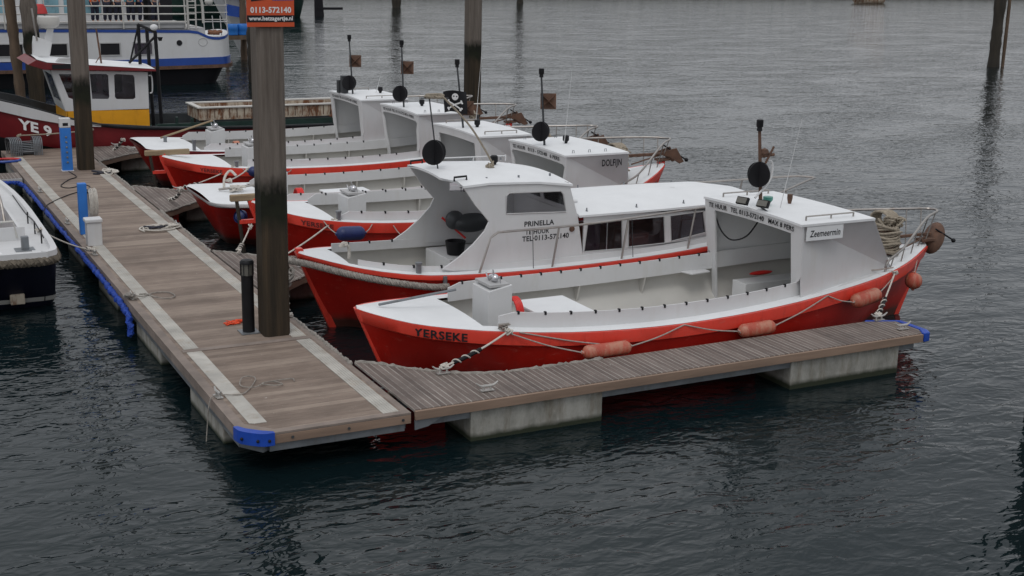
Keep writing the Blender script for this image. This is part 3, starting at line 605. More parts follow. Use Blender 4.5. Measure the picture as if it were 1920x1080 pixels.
        for sg in (-1, 1): b.loft([[(u, sg * s.half(u) * .99, s.sheer(u) + .006), (u, sg * inn(u), s.sheer(u) + .018)] for u in mid], False)
        for (uu, dd) in ((u0, 1), (u1, -1)):
            h = inn(uu); hl = h
            def bl(z, uu=uu, h=h):
                v = uu
                for _ in range(6): v = uu - s.dx(max(0, min(s.L, v)), z)
                return max(.02, min(h, s.hw(max(0, min(s.L, v)), z) - .07))
            zr = list(np.linspace(s.sheer(uu) - .05, floor, 6)); R = [[(uu, y_, s.sheer(uu) + .006 + crown * (1 - (y_ / s.half(uu)) ** 2))] + [(uu, y_ * bl(z) / h, z) for z in zr] for y_ in np.linspace(-h, h, 7)]
            b.loft(R, False)
        s.decko = b.build('deck', m, s.t, True)
        # inside liner
        R = []
        for u in mid:
            h = s.half(u); sh = s.sheer(u); side = [(inn(u), sh - .03), (h - .05, sh - .06), (h - .12, sh * .55 + .05), (h - .35, floor + .06), (h - .5, floor)]
            def lim(c):
                v = u
                for _ in range(5): v = u - s.dx(max(0, v), c)
                return s.hw(max(0, v), c) - .08
            side = [(max(.01, min(a, lim(c), s.hw(u, c) - .06)), c) for a, c in side]; R.append([(u, -a, c) for a, c in side] + [(u, 0, floor)] + [(u, a, c) for a, c in side[::-1]])
        b = MB(); b.loft(R, False); s.liner = b.build('inner_lining', 'cream', s.t, True)
        # coaming boards
        cm = [u for u in mid if u >= u0 + .05 and u <= u1]; s.coamtop = lambda u: s.sheer(u) + coam * min(1, max(.12, (u - u0) / coam_end))
        stud = None
        for sg in (-1, 1):
            b = MB(); R = []
            fine = []
            for i in range(len(cm) - 1): fine += [cm[i], (cm[i] + cm[i + 1]) / 2]
            fine.append(cm[-1])
            for u in fine: y_ = inn(u); tp = s.coamtop(u); R.append([(u, sg * (y_ + .018), s.sheer(u) - .05), (u, sg * (y_ + .012), tp), (u, sg * (y_ - .016), tp), (u, sg * (y_ - .018), s.sheer(u) - .05)])
            b.loft(R, True, False, True); co = b.build('coaming', 'white', s.t, False)
            u = u0 + .55; top_end = coamk if coamk else u1
            while u < top_end - .1:
                if stud is None:
                    sb = MB(); sb.box((0, 0, 0), (.035, .05, .055)); stud = sb.build('snap_stud', 'black', co, False, .006); st = stud
                else: st = dupchild(stud, co)
                st.location = (u, sg * inn(u), s.coamtop(u) - .008); u += studs
    def knees(s, lst, floor=.22):
        for u in lst:
            for sg in (-1, 1):
                h = s.half(u); sh = s.sheer(u); i_ = s.inn(u); b = MB()
                b.plate([(i_ - .01, sh - .05), (h - .08, sh - .06), (min(h - .14, s.hw(u, sh * .5) - .07), sh * .5), (min(h - .16, s.hw(u, sh * .4) - .07), sh * .4)], [], lambda y_, z: (u, sg * y_, z), (.03, 0, 0)); b.build('knee', 'cream', s.t)
    def cabin(s, ua, ur, ub, wt, zt, post=.24, beam=.19, crown=.035, curved=0, floor=.24, txt=None, name=None, plate_=False, rails=True, studs=False, lean=.12, poster_=False):
        wb = lambda u: min(wt - .02, s.half(u) - .15); s.cab = (ua, ur, ub, wt, zt)
        def sidey(u, z):
            sh = s.sheer(u); k = max(0, min(1, (z - sh) / (zt - sh))); return wb(u) * (1 - k) + (wt - .02) * k * 1.0
        ab = ua + lean; n = 8
        bot = [(ab + (ub - ab) * i / n, 0) for i in range(n + 1)]; bot = [(u, s.sheer(u) + .012) for u, _ in bot]
        outer = bot + [(ur, zt), (ur - (ur - ua) * .33, zt), (ur - (ur - ua) * .66, zt), (ua, zt)]
        for sg in (-1, 1):
            b = MB(); b.plate(outer, [], lambda u, z: (u, sg * sidey(u, z), z), (0, -sg * .035, 0)); so_ = b.build('cabin_side', 'white', s.t, False, .006)
            if sg < 0: s.side = so_
        def crownz(y_, k=1): return zt + crown * (1 - (y_ / wt) ** 2) * k
        ys = np.linspace(-wt - .015, wt + .015, 13)
        b = MB(); R = []
        for u in (ua - .03, ua + .4, (ua + ur) / 2, ur - .25, ur + .0): k = 1 if u < ur - .3 else (.9 if u < ur - .1 else .75); R.append([(u + .0, y_, crownz(y_, k) + .012) for y_ in ys] + [(u, y_, crownz(y_, k) - .03) for y_ in ys[::-1]])
        b.loft(R, True, False, True); s.roof = b.build('roof', 'deck_litroof', s.t, True)
        s.roofz = lambda y_: crownz(y_) + .012
        b = MB(); yb = wb(ub); zb = s.sheer(ub) + .01; R = []
        for i in range(7): k = -1 + i / 3; R.append([(ur - .01, k * (wt - .02), crownz(k * wt, .75) - .01), (ub, k * yb, zb), (ub - .04, k * yb, zb), (ur - .05, k * (wt - .02), crownz(k * wt, .75) - .01)])
        b.loft(R, True, False, True); b.build('front_wall', 'white', s.t)
        if poster_:
            b = MB(); k = lambda y_, z: (ur - .09 + (ub - ur) * (zt - z) / (zt - zb), y_, z); b.plate([(-.35, zt - .85), (1.0, zt - .85), (1.0, zt - .42), (-.35, zt - .42)], [], k, (-.012, 0, 0)); b.build('chart_poster', 'poster', s.t)
        # after frame: inverted U
        wo_ = wt; wi = wt - post; top = [( y_, crownz(y_) - .02) for y_ in np.linspace(-wo_, wo_, 9)]; inn_t = [(y_, crownz(y_) - beam - .02) for y_ in np.linspace(wi, -wi, 7)]
        lo = s.sheer(ua) ; wlow = wb(ab) - .005
        def bulge(z): k = (z - lo) / (zt - beam - lo); k = max(0, min(1, k)); return curved * (.10 * (1 - math.sin(k * math.pi * .5)) - .12 * max(0, k - .75) * 4)
        zsr = list(np.linspace(zt - beam - .06, floor, 9))
        def ow(z): k = max(0, min(1, (z - lo) / (zt - lo))); v = wlow * (1 - k) + wo_ * k; return min(v, s.inn(ua) - .02) if z < lo + .27 else v
        rs = [(ow(z), z) for z in np.linspace(zt - .05, floor, 14)]
        ri = [(min(wi, ow(z) - .07) + (-bulge(z)), z) for z in zsr[::-1]]
        out = top + rs + ri + inn_t + [(-a, z) for a, z in ri[::-1]] + [(-a, z) for a, z in rs[::-1]]
        b = MB(); fx = lambda z: ua + lean * max(0, (zt - z)) / (zt - lo); b.plate(out, [], lambda y_, z: (fx(z) - .012, y_, z), (.04, 0, 0)); s.frame = b.build('cabin_frame', 'white', s.t, False, .006)
        s.fx = fx
        if txt:
            y0, wd_, h_ = txt[1], txt[2], txt[3]
            text(txt[0], h_, wd_, lambda a, c: (fx(zt) - .016, (y0 - a), crownz(y0 - a) - .02 - beam * .5 - h_ / 2 + c), 'lettering', 'letter', s.frame, .004)
        # bench and bulkhead inside
        for sg in (-1, 1):
            yo = min(wb(ub) - .02, s.hw(ub - .5, floor) - .12); b = MB(); b.bb(ua + .25, ub - .75, min(sg * .35, sg * yo), max(sg * .35, sg * yo), floor, .72); b.build('bench', 'grey' if 0 else 'white', s.t, bev=.01)
        if rails:
            for sg in (-1, 1):
                y_ = sg * (wt - .22); z = s.roofz(y_); b = MB(); b.tube([(ua + .25, y_, z + .07), (ur - .3, y_, z + .07)], .014, 6)
                for u in (ua + .25, (ua + ur) / 2, ur - .3): b.tube([(u, y_, z - .01), (u, y_, z + .07)], .016, 6)
                b.build('hand_rail', 'stain', s.t, True)
        if studs:
            u = ua + .3
            while u < ur - .1:
                for sg in (-1, 1): y_ = sg * (wt - .2); z = s.roofz(y_); b = MB(); b.tube([(u - .025, y_, z), (u - .02, y_, z + .06), (u + .02, y_, z + .06), (u + .025, y_, z)], .008, 5); b.build('roof_eye', 'steel', s.t)
                u += .42
    def mast(s, u, h, disc=None, refl=None, lean=.05, base=None, y_=0, whip=None, top=True, r=.028, discr=.23, folded=False):
        z0 = (base if base else s.roofz(0)) - .01; b = MB(); b.tube([(u, y_, z0), (u - lean * h, y_, z0 + h)], [r, r * .8], 8); mo = b.build('mast', 'rust' if folded else 'steel_d', s.t, True)
        b = MB(); b.lathe([(.05, 0), (.045, .06), (.062, .08), (.062, .19), (.05, .2)], (u - lean * h, y_, z0 + h - .03), 12); b.build('mast_light', 'black', mo, True)
        if refl:
            b = MB(); reflector(b, (u - lean * (refl) + .14, y_ - .02, z0 + refl)); b.build('radar_reflector', 'rust', mo)
        if disc:
            b = MB(); disc_geo(b, (u - .2 if 0 else u - .14, y_ - .06, z0 + disc), discr); b.build('day_shape', 'black', s.t)
        if whip:
            b = MB(); b.tube([(whip[0], whip[1], s.roofz(0) - .01), (whip[0] + .15, whip[1], s.roofz(0) + whip[2])], [.008, .003], 6); b.build('whip_aerial', 'white', s.t, True)
    def lantern(s, u, y_, z=None):
        z = s.roofz(y_) if z is None else z; b = MB(); b.lathe([(.035, 0), (.05, .05), (.075, .07), (.075, .17), (.05, .19)], (u, y_, z), 12); b.build('roof_lamp', 'black', s.t, True)
    def bow(s, uw, rope_h=.55, rail=True, tip=.75, lowfoot=1.9):
        L = s.L; zd = s.sheer(uw) + .04
        b = MB(); b.bb(uw - .08, uw + .08, -.12, .12, zd, zd + .62); b.tube([(uw, -.24, zd + .5), (uw, .24, zd + .5)], .035, 8); b.build('mooring_bitt', 'steel_d', s.t, False, .01)
        b = MB(); b.lathe([(.13, -.3), (.13, -.27), (.07, -.26), (.07, .26), (.13, .27), (.13, .3)], (uw - .28, 0, zd + .42), 14, Matrix.Rotation(math.pi / 2, 3, 'X')); b.bb(uw - .38, uw - .2, -.34, -.30, zd, zd + .5); b.bb(uw - .38, uw - .2, .30, .34, zd, zd + .5); b.build('windlass', 'rust', s.t, True)
        if rail:
            b = MB(); z = lambda u: s.sheer(u)
            pth = [(L - lowfoot, -s.half(L - lowfoot) + .1, z(L - lowfoot)), (L - lowfoot + .05, -s.half(L - lowfoot) + .1, z(L - lowfoot) + .2), (L - lowfoot * .62, -s.half(L - lowfoot * .62) + .1, z(L - lowfoot * .62) + tip * .42), (L - .3, -s.half(L - .3) - .02, z(L) + tip * .85), (L + .12, -.12, z(L) + tip), (L + .12, .12, z(L) + tip), (L - .3, s.half(L - .3) + .02, z(L) + tip), (L - lowfoot * .62, s.half(L - lowfoot * .62) - .1, z(L) + tip * .95), (L - lowfoot - .15, s.half(L - lowfoot) - .1, z(L) + tip * .9)]
            sp_ = spline(pth, 7); b.tube(sp_, .024, 8)
            for k, p in enumerate(sp_):
                if k % 4 == 2 and k > 6 and abs(p.y) > .1:
                    h = min(abs(p.y), max(.05, s.half(min(L - .05, p.x)) - .1)); b.tube([p, (min(p.x - .06, L - .08), math.copysign(h, p.y), s.sheer(p.x) + .02)], .013, 5)
            b.build('bow_rail', 'stain', s.t, True)
        b = MB(); b.box((L + .0, 0, s.sheer(L) + .12), (.34, .2, .06)); b.build('bow_roller', 'rust', s.t, False, .01)
    def rope_heap(s, uw, label, big=1):
        b = MB(); zd = s.sheer(uw) + .04; x, y_ = s.x0 + uw, s.yc; rnd = random.Random(int(s.yc))
        for k in range(15):
            rr = (.24 + .06 * rnd.random()) * big; z = zd + .04 + k * .036; ox, oy = rnd.uniform(-.03, .03), rnd.uniform(-.04, .04)
            b.tube([(x - .38 + ox + rr * .8 * math.cos(a), y_ - .2 + oy + rr * math.sin(a), z + .03 * math.sin(2 * a + k)) for a in np.linspace(0, 2 * math.pi, 17)[:-1]], .024, 6, True)
        for k in range(9):
            rr = .17 * big; a0 = k * .3; b.tube([(x - .28 + .03 * k - .1, y_ + rr * 1.5 * math.cos(a), zd + .62 + rr * .9 * math.sin(a)) for a in np.linspace(0, 2 * math.pi, 15)[:-1]], .022, 6, True)
        knot(b, (x - .3, y_ - .25, zd + .62), (.16, .25, .12), 30, int(s.yc), .02)
        tag(b.build('rope_coil', 'rope', None, True), label, 'rope', 'rope coils on the launch foredecks')
    def anchor(s, label, kind=0):
        L = s.L; t = thing('anchor', label, 'anchor', (s.x0 + L, s.yc, s.sheer(L) + .2), 0, 'anchors on the launch bows')
        if kind == 0:
            b = MB(); b.bb(-1.05, .12, -.03, .03, .0, .055); b.build('shank', 'rust', t, bev=.008)
            b = MB(); b.tube([(-1.0, -.28, -.18), (.1, 0, .0)], .016, 6); b.build('stay', 'rust', t)
            b = MB(); b.lathe([(.01, 0), (.17, .02), (.30, .1), (.34, .17), (.32, .17), (.16, .05), (.01, .03)], (.16, 0, .0), 22, Matrix.Rotation(.5, 3, 'Z') @ Matrix.Rotation(math.pi / 2 + .55, 3, 'Y') @ Matrix.Scale(.62, 3, Vector((0, 1, 0)))); b.build('plate', 'rust', t, True)
            b = MB(); b.tube([(.2, -.05, .12), (.62, -.12, -.12)], .017, 6); b.ell((.63, -.12, -.13), (.045, .045, .045), 8, 6); b.build('stock', 'black', t, True)
        else:
            b = MB(); b.bb(-1.15, .2, -.035, .035, .02, .09); b.build('shank', 'rust', t, bev=.008)
            for sg in (-1, 1): b = MB(); b.plate([(-.25, .05), (.3, .18), (.52, -.16), (.4, -.2), (.1, -.02)], [], lambda a, c: (a, sg * (.07 + .1 * (a + .25)), c + .02), (0, sg * .03, 0)); b.build('fluke', 'rust', t)
            b = MB(); b.tube([(.0, 0, .28), (.62, -.1, -.1)], .02, 6); b.ell((.64, -.1, -.11), (.05, .05, .05), 8, 6); b.build('stock', 'black', t, True)
            b = MB(); b.tube([(-1.0, -.2, -.12), (-.1, 0, .02)], .018, 6); b.build('stay', 'rust', t)
    def console(s, u, y_=0, w_=.62, d=.42, h=1.15, floor=.22):
        b = MB(); x0_, x1_ = u, u + d; y0, y1 = y_ - w_ / 2, y_ + w_ / 2; hl = h - .08
        b.plate([(x0_, floor), (x1_, floor), (x1_, floor + h), (x0_, floor + hl)], [], lambda x, z: (x, y0, z), (0, w_, 0)); co = b.build('console', 'white', s.t, False, .012)
        b = MB(); b.bb(x0_ + .03, x1_ - .03, y0 + .03, y1 - .03, floor + h - .03, floor + h + .012); b.build('instrument_panel', 'grey', co)
        b = MB(); cx, cy, cz = (x0_ + x1_) / 2, y_ - .08, floor + h + .01
        b.ell((cx, cy, cz + .07), (.07, .09, .07), 10, 7); b.ell((cx + .03, cy + .17, cz + .05), (.06, .07, .05), 10, 7); b.tube([(cx, cy, cz + .05), (cx - .06, cy - .05, cz + .22)], .014, 6); b.tube([(cx - .05, cy + .1, cz), (cx - .1, cy + .12, cz + .14)], .012, 6)
        b.tube([(cx + .05, cy - .12, cz), (cx + .02, cy - .14, cz + .12)], .012, 6); b.build('throttle_and_compass', 'chrome', co, True)
    def enginebox(s, u, l=.95, w_=1.05, h=.7, floor=.22):
        b = MB(); b.bb(u, u + l, -w_ / 2, w_ / 2, floor, h); eb = b.build('engine_box', 'white', s.t, False, .012)
        b = MB(); b.bb(u - .025, u + l + .025, -w_ / 2 - .025, w_ / 2 + .025, h + .001, h + .045); b.build('lid', 'deck_litroof', eb, False, .012)
    def tiller_rod(s, u0, u1, z, y_=0, r=.022): b = MB(); b.tube([(u0, y_, z), (u1, y_ + .05, z + .1)], r, 7); b.build('tiller', 'steel', s.t, True)
    def deckpost(s, u, sg=-1, h=.2, dy=.14):
        b = MB(); y_ = sg * (s.half(u) - dy); b.lathe([(.05, 0), (.05, h * .8), (.065, h * .82), (.065, h)], (u, y_, s.sheer(u) + .01), 10); b.build('mooring_post', 'steel', s.t, True)
    def bandtext(s, body, u, wd, h, m='letter', off=.054):
        zc = s.band / 2
        c0 = math.cos(math.atan((s.half(u + wd) - s.half(u)) / wd))
        text(body, h, wd, lambda a, c: (u + a * c0 + s.dx(u + a * c0, s.sheer(u) - zc), -(s.half(u + a * c0) + off), s.sheer(u + a * c0) - zc - h / 2 + c - .01), 'lettering', m, s.bando, .006)
    def pt(s, u, sg, z=None, out=0): return Vector((s.x0 + u, s.yc + sg * (s.half(u) + out), s.sheer(u) if z is None else z))
GR_F = 'orange fenders along the nearest launch'
def fender(label, p0, p1, r, m='fender', group=None, ends=None):
    """sausage fender between two world points with its hanging lines"""
    p0, p1 = Vector(p0), Vector(p1); c = (p0 + p1) / 2; d = p1 - p0; l = d.length; q = d.to_track_quat('Z', 'Y').to_matrix()
    t = thing('boat_fender', label, 'fender', tuple(c), 0, group or 'vinyl fenders hung on the launches')
    pr = [(.02, -l / 2 - .03), (.035, -l / 2)]
    for k in range(1, 7): a = k / 6 * math.pi / 2; pr.append((r * math.sin(a) * .98 + .02 * (1 - math.sin(a)), -l / 2 + r * .9 * (1 - math.cos(a))))
    pr += [(rr, -z) for rr, z in pr[::-1]]; b = MB(); b.lathe(pr, (0, 0, 0), 18, q); b.build('body', m, t, True)
    if ends:
        for e, s0 in ends:
            e = Vector(e) - c; a = (p0 if s0 == 0 else p1) - c; mid = (a + e) / 2 - Vector((0, 0, .03)); b = MB(); b.tube(spline([a, mid, e], 6), .011, 6)
            kn = MB(); knot(kn, a, (.03, .03, .03), 10, int(abs(e.x) * 100), .01); b.add(kn.v, kn.f); b.build('hanging_line', 'ropel', t, True)
    return t
def snub_line(label, a, b_, sag=.05, tail=None, m='ropew', dark=(.35, .95), r=.016):
    """mooring line with a black rubber snubber that the line spirals round"""
    a, b_ = Vector(a), Vector(b_); P = spline([a, a.lerp(b_, .35) - Vector((0, 0, sag)), a.lerp(b_, .7) - Vector((0, 0, sag)), b_], 8); t = thing('mooring_line', label, 'rope', tuple(a), 0, 'mooring lines of the launches')
    P = [p - a for p in P]; b = MB(); b.tube(P, r, 6); knot(b, P[-1], (.07, .05, .035), 16, int(a.x * 31) % 97, r * .9); knot(b, P[0], (.06, .06, .05), 16, int(a.x * 13) % 97, r * .8); b.build('line', m, t, True)
    n = len(P); i0 = min(int(n * dark[0]), n - 4); i1 = max(i0 + 3, int(n * dark[1])); seg = P[i0:i1]; b = MB(); b.tube(seg, r * 2.1, 8); b.build('rubber_snubber', 'black', t, True)
    b = MB(); b.tube(helix(seg, r * 2.3, 3), r * .8, 6); b.build('spiral', m, t, True); return t
HALF_P = [(0, .03), (.1, .2), (.3, .42), (.7, .74), (1.3, 1.02), (2.0, 1.24), (3.0, 1.5), (4.5, 1.64), (6.0, 1.65), (7.5, 1.55), (8.6, 1.40), (9.6, 1.18), (10.4, .88), (11.0, .56), (11.4, .3), (11.78, .05)]
# --- nearest launch
A = Launch('launch', 'nearest white and red launch, with a square open cabin and three orange fenders', 6.87, 18.58, 11.78, HALF_P,
    [(0, 1.16), (.7, 1.02), (1.8, .90), (3, .83), (4.5, .79), (6, .81), (7.5, .88), (8.6, .96), (9.6, 1.03), (10.6, 1.12), (11.78, 1.2)])
A.hull(); A.deck(1.75, 9.7, coamk=7.5); A.knees([3.2, 4.8, 6.2]); A.stem('redband', .09, .0, .03)
A.cabin(7.52, 9.12, 10.15, 1.42, 2.19, post=.3, txt=('TE HUUR   TEL 0113-572140   MAX 8 PERS', 1.28, 2.5, .085), poster_=True)
A.console(2.15); A.enginebox(3.05, .92, 1.05, .8); A.tiller_rod(.4, 1.75, 1.17, .05)
A.bandtext('YERSEKE', .62, .86, .13)
A.mast(7.72, 1.42, .62, None, .1, r=.035, folded=True); A.bow(10.85, tip=.7)
b = MB(); P = A.roofz(0); b.tube(spline([(7.72, 0, P + .85), (7.9, 0, P + .8), (7.85, -.05, P + .5), (7.5, -.1, P + .2)], 6), .02, 6); b.build('white_cable', 'white', A.t, True)
b = MB(); b.ell((7.72, 0, P + .98), (.1, .09, .09), 6, 4); b.tube([(7.62, 0, P + .92), (7.9, -.05, P + .95)], .03, 6); b.tube([(7.72, -.05, P + .8), (7.86, -.08, P + 1.1)], .02, 6); b.build('horn_bracket', 'rust', A.t)
for (u, y_, an) in ((7.35, .05, .3), (7.52, -.32, .3)):
    b = MB(); b.box((u, y_, P + .13), (.06, .24, .14), rz=.35, ry=.5); fl = b.build('flood_lamp', 'black', A.t, False, .01); b = MB(); b.box((u - .036, y_ - .012, P + .145), (.012, .20, .105), rz=.35, ry=.5); b.build('lamp_glass', 'lens', fl)
b = MB(); b.tube([(7.6, -.35, P - .02), (7.6, -.1, P + .06)], .02, 6); b.build('lamp_bracket', 'steel_d', A.t)
b = MB(); b.tube([(8.0, -.2, P), (8.35, -.2, P + 1.6)], [.008, .003], 6); b.build('whip_aerial', 'white', A.t, True)
b = MB(); b.lathe([(.03, 0), (.05, .05), (.09, .1), (.09, .16)], (7.95, .1, P), 12); b.build('green_lamp', 'mint', A.t, True); b = MB(); b.lathe([(.03, 0), (.05, .1), (.05, .17)], (8.45, .1, P), 10); b.build('red_lamp', 'rust', A.t, True)
b = MB(); nx, nz = 7.62, 1.9
sy = lambda z: -(1.4 * 1 - .0) + .0
b.bb(nx, nx + .80, -1.425, -1.405, nz, nz + .25); npl = b.build('name_board', 'deck_litroof', A.t, False, .006)
text('Zeemeermin', .115, .66, lambda a, c: (nx + .07 + a, -1.4275, nz + .07 + c), 'lettering', 'letter', npl, .0, .12)
b = MB(); b.tube(spline([(7.6, 1.2, 1.9), (7.62, 1.0, 1.62), (7.65, .7, 1.5), (7.68, .3, 1.65), (7.7, .0, 2.0), (7.7, -.1, 2.15)], 6), .015, 6); b.build('hanging_cable', 'black', A.t, True)
b = MB(); b.ell((8.5, .85, .76), (.28, .07, .04), 10, 6); b.build('boat_hook_grip', 'redbag', A.t, True)
b = MB(); b.plate([(7.05, 1.05), (7.5, 1.1), (7.5, 1.38), (6.95, 1.38)], [], lambda x, y_: (x, y_, .80), (0, 0, .03)); b.build('side_seat', 'white', A.t, False, .008)
tg = thing('life_ring', 'red and white life ring leaning behind the console of the nearest launch', 'life ring', (9.5, 18.5, .42), .2, 'life rings behind the consoles')
b = MB()
for k in range(5): b.tube([(.04 + k * .03, .2 * math.cos(a), .33 + .33 * math.sin(a)) for a in np.linspace(0, 2 * math.pi, 20)[:-1]], .018, 6, True)
b.build('ring', 'redbag', tg, True)
A.rope_heap(10.95, 'rope coil beside the windlass of the nearest launch'); A.anchor('rusty plate anchor on the bow rail of the nearest launch', 0)
c1 = A.pt(2.0, -1, None, -.1) + Vector((0, 0, .06)); c1o = A.pt(2.05, -1, None, .08) + Vector((0, 0, -.01)); c2 = A.pt(5.0, -1, None, .05); c3 = A.pt(8.1, -1, None, .05); c4 = A.pt(10.3, -1, None, 0)
fender('orange fender nearest the stern of the front launch, close to the word on its band', (9.93, 16.77, .58), (10.78, 16.77, .58), .115, 'fender', None, [(c1o, 0), (c1o + Vector((.12, -.02, .02)), 1), (c2, 1)])
fender('orange fender amidships on the front launch, the middle one of the three long ones', (12.9, 16.76, .59), (13.62, 16.77, .60), .12, 'fender', None, [(c2, 0), (c3, 1)])
fender('orange fender nearest the bow of the front launch, just above the jetty end', (15.5, 16.98, .77), (16.2, 17.12, .82), .135, 'fender', None, [(c3, 0), (c4, 1)])
fender('round red fender hanging at the very bow of the front launch', (17.62, 17.74, .62), (17.66, 17.78, .92), .16, 'fender', None, [(A.pt(11.2, -1), 1)])
b = MB(); knot(b, c1, (.09, .08, .06), 30, 40, .014); tag(b.build('rope_knot', 'ropeg', None, True), 'bundle of grey rope tied at the rail of the front launch next to its console', 'rope')
snub_line('pale mooring line with black snubber from the front launch to the jetty cleat', A.pt(2.0, -1, None, .07) + Vector((0, 0, .03)), (7.64, 16.95, .6), .04, dark=(.42, .85))
snub_line('mooring line from the bow of the front launch to the cleat at the jetty end', A.pt(10.0, -1, None, .07), (15.72, 16.58, .62), .03, dark=(.55, .92))
deck_rope('loop of grey line lying on the foredeck edge of the front launch', [(16.9, 17.55, 1.14), (16.5, 17.6, 1.12), (16.25, 17.75, 1.11), (16.4, 17.95, 1.13), (16.6, 17.95, 1.13)], 'ropel', .013)
# --- cabin launch with raised wheelhouse
HB = [(0, .03), (.1, .2), (.3, .42), (.6, .72), (1.1, 1.06), (1.9, 1.36), (3.0, 1.47), (4.5, 1.5), (6.0, 1.5), (8, 1.4), (9.6, 1.1), (10.6, .7), (11.2, .35), (11.6, .05)]
B = Launch('cabin_launch', 'white launch with a raised wheelhouse, three side windows and a rope fender round its stern', 7.02, 22.0, 11.6, HB, [(0, 1.32), (.6, 1.2), (1.2, 1.1), (2, 1.02), (3.5, .97), (5, .97), (7, 1.02), (9, 1.14), (10.5, 1.3), (11.6, 1.4)], band=.075)
B.hull(); B.deck(.75, 8.6, wd=.24, coam=.12, studs=.5, coam_end=.1, coamk=2.6); B.stem('redband', .14, .08, .03)
wy = 1.25
def bside(sg):
    b = MB(); P0 = [(2.29, 1.08), (2.62, 1.28), (2.9, 1.5), (3.12, 1.72), (3.2, 1.88), (3.1, 2.0), (2.92, 2.2), (2.67, 2.56), (4.84, 2.48), (5.05, 1.82), (5.2, 1.0)]
    P0 += [(4.2, .99), (3.2, 1.0), (2.5, 1.03)]
    hole = [(3.54, 2.0), (4.78, 1.95), (4.72, 2.28), (4.66, 2.35), (3.6, 2.38), (3.54, 2.33)]
    b.plate(P0, [hole], lambda u, z: (u, sg * wy, z), (0, -sg * .04, 0)); o = b.build('wheelhouse_side', 'white', B.t, False, .006)
    b = MB(); b.plate(hole, [], lambda u, z: (u, sg * (wy - .018), z), (0, -sg * .006, 0)); b.build('window_pane', 'glass', o)
    b = MB(); b.tube([(u, sg * (wy + .004), z) for u, z in hole], .014, 5, True); b.build('window_seal', 'grey', o)
    return o
bs = bside(-1); bside(1)
b = MB(); ys = np.linspace(-wy - .03, wy + .03, 11); R = []
for u, z in ((2.45, 2.57), (3.2, 2.6), (4.2, 2.56), (4.9, 2.47)): k = .7 if u > 4.8 else 1; R.append([(u + (.22 if abs(y_) > 1.0 and u < 2.5 else 0), y_, z + .12 * k * (1 - (y_ / wy) ** 2)) for y_ in ys] + [(u + (.22 if abs(y_) > 1.0 and u < 2.5 else 0), y_, z - .04 + .12 * k * (1 - (y_ / wy) ** 2)) for y_ in ys[::-1]])
b.loft(R, True, False, True); rf = b.build('wheelhouse_roof', 'deck_litroof', B.t, True)
for sg in (-1, 1):
    b = MB(); b.tube([(2.62, sg * 1.0, 2.6), (2.62, sg * 1.0, 2.68), (2.86, sg * 1.0, 2.69), (2.86, sg * 1.0, 2.62)], .02, 6); b.build('grab_handle', 'black', rf)
for k in range(3):
    for sg in (-1, 1): b = MB(); u = 3.25 + k * .65; b.lathe([(.02, 0), (.02, .05)], (u, sg * 1.02, 2.6), 8); b.build('roof_eye', 'steel', rf)
b = MB(); b.plate([(-wy + .03, 1.85), (wy - .03, 1.85), (wy - .03, 2.5), (-wy + .03, 2.5)], [[(-1.05, 1.98), (-.05, 1.98), (-.05, 2.4), (-1.05, 2.4)], [(.05, 1.98), (1.05, 1.98), (1.05, 2.4), (.05, 2.4)]], lambda y_, z: (5.02 - (z - 1.85) * .27, y_, z), (-.03, 0, 0)); b.build('windscreen_frame', 'white', B.t)
b = MB(); b.plate([(-1.05, 1.98), (1.05, 1.98), (1.05, 2.4), (-1.05, 2.4)], [], lambda y_, z: (5.0 - (z - 1.85) * .27, y_, z), (-.006, 0, 0)); b.build('windscreen', 'glass', B.t)
b = MB(); b.plate([(-wy + .05, .3), (wy - .05, .3), (wy - .05, 1.9), (-wy + .05, 1.9)], [], lambda y_, z: (5.0, y_, z), (-.04, 0, 0)); b.build('bulkhead', 'white', B.t)
text('TEL 0113', .09, .45, lambda a, c: (3.75 + a, 1.205, 1.98 + c), 'lettering', 'letter', B.t)
b = MB(); b.ell((3.85, .85, 1.42), (.42, .2, .19), 14, 8); b.ell((3.52, .92, 1.48), (.2, .16, .19), 10, 8); b.build('outboard_cowl', 'brownold' if 0 else 'steel_d', B.t, True)
b = MB(); b.lathe([(.16, 0), (.2, .26), (.17, .26), (.14, .02)], (3.3, .4, .93), 16); sb_ = MB(); sb_.bb(3.0, 4.6, .0, 1.15, .22, .92); sb_.build('side_seat', 'white', B.t, False, .01); b.build('bucket', 'black', B.t, True)
b = MB(); b.tube([(3.35, 1.16, 1.5), (3.75, .9, 1.1)], .022, 6); b.build('red_handle', 'redbag', B.t)
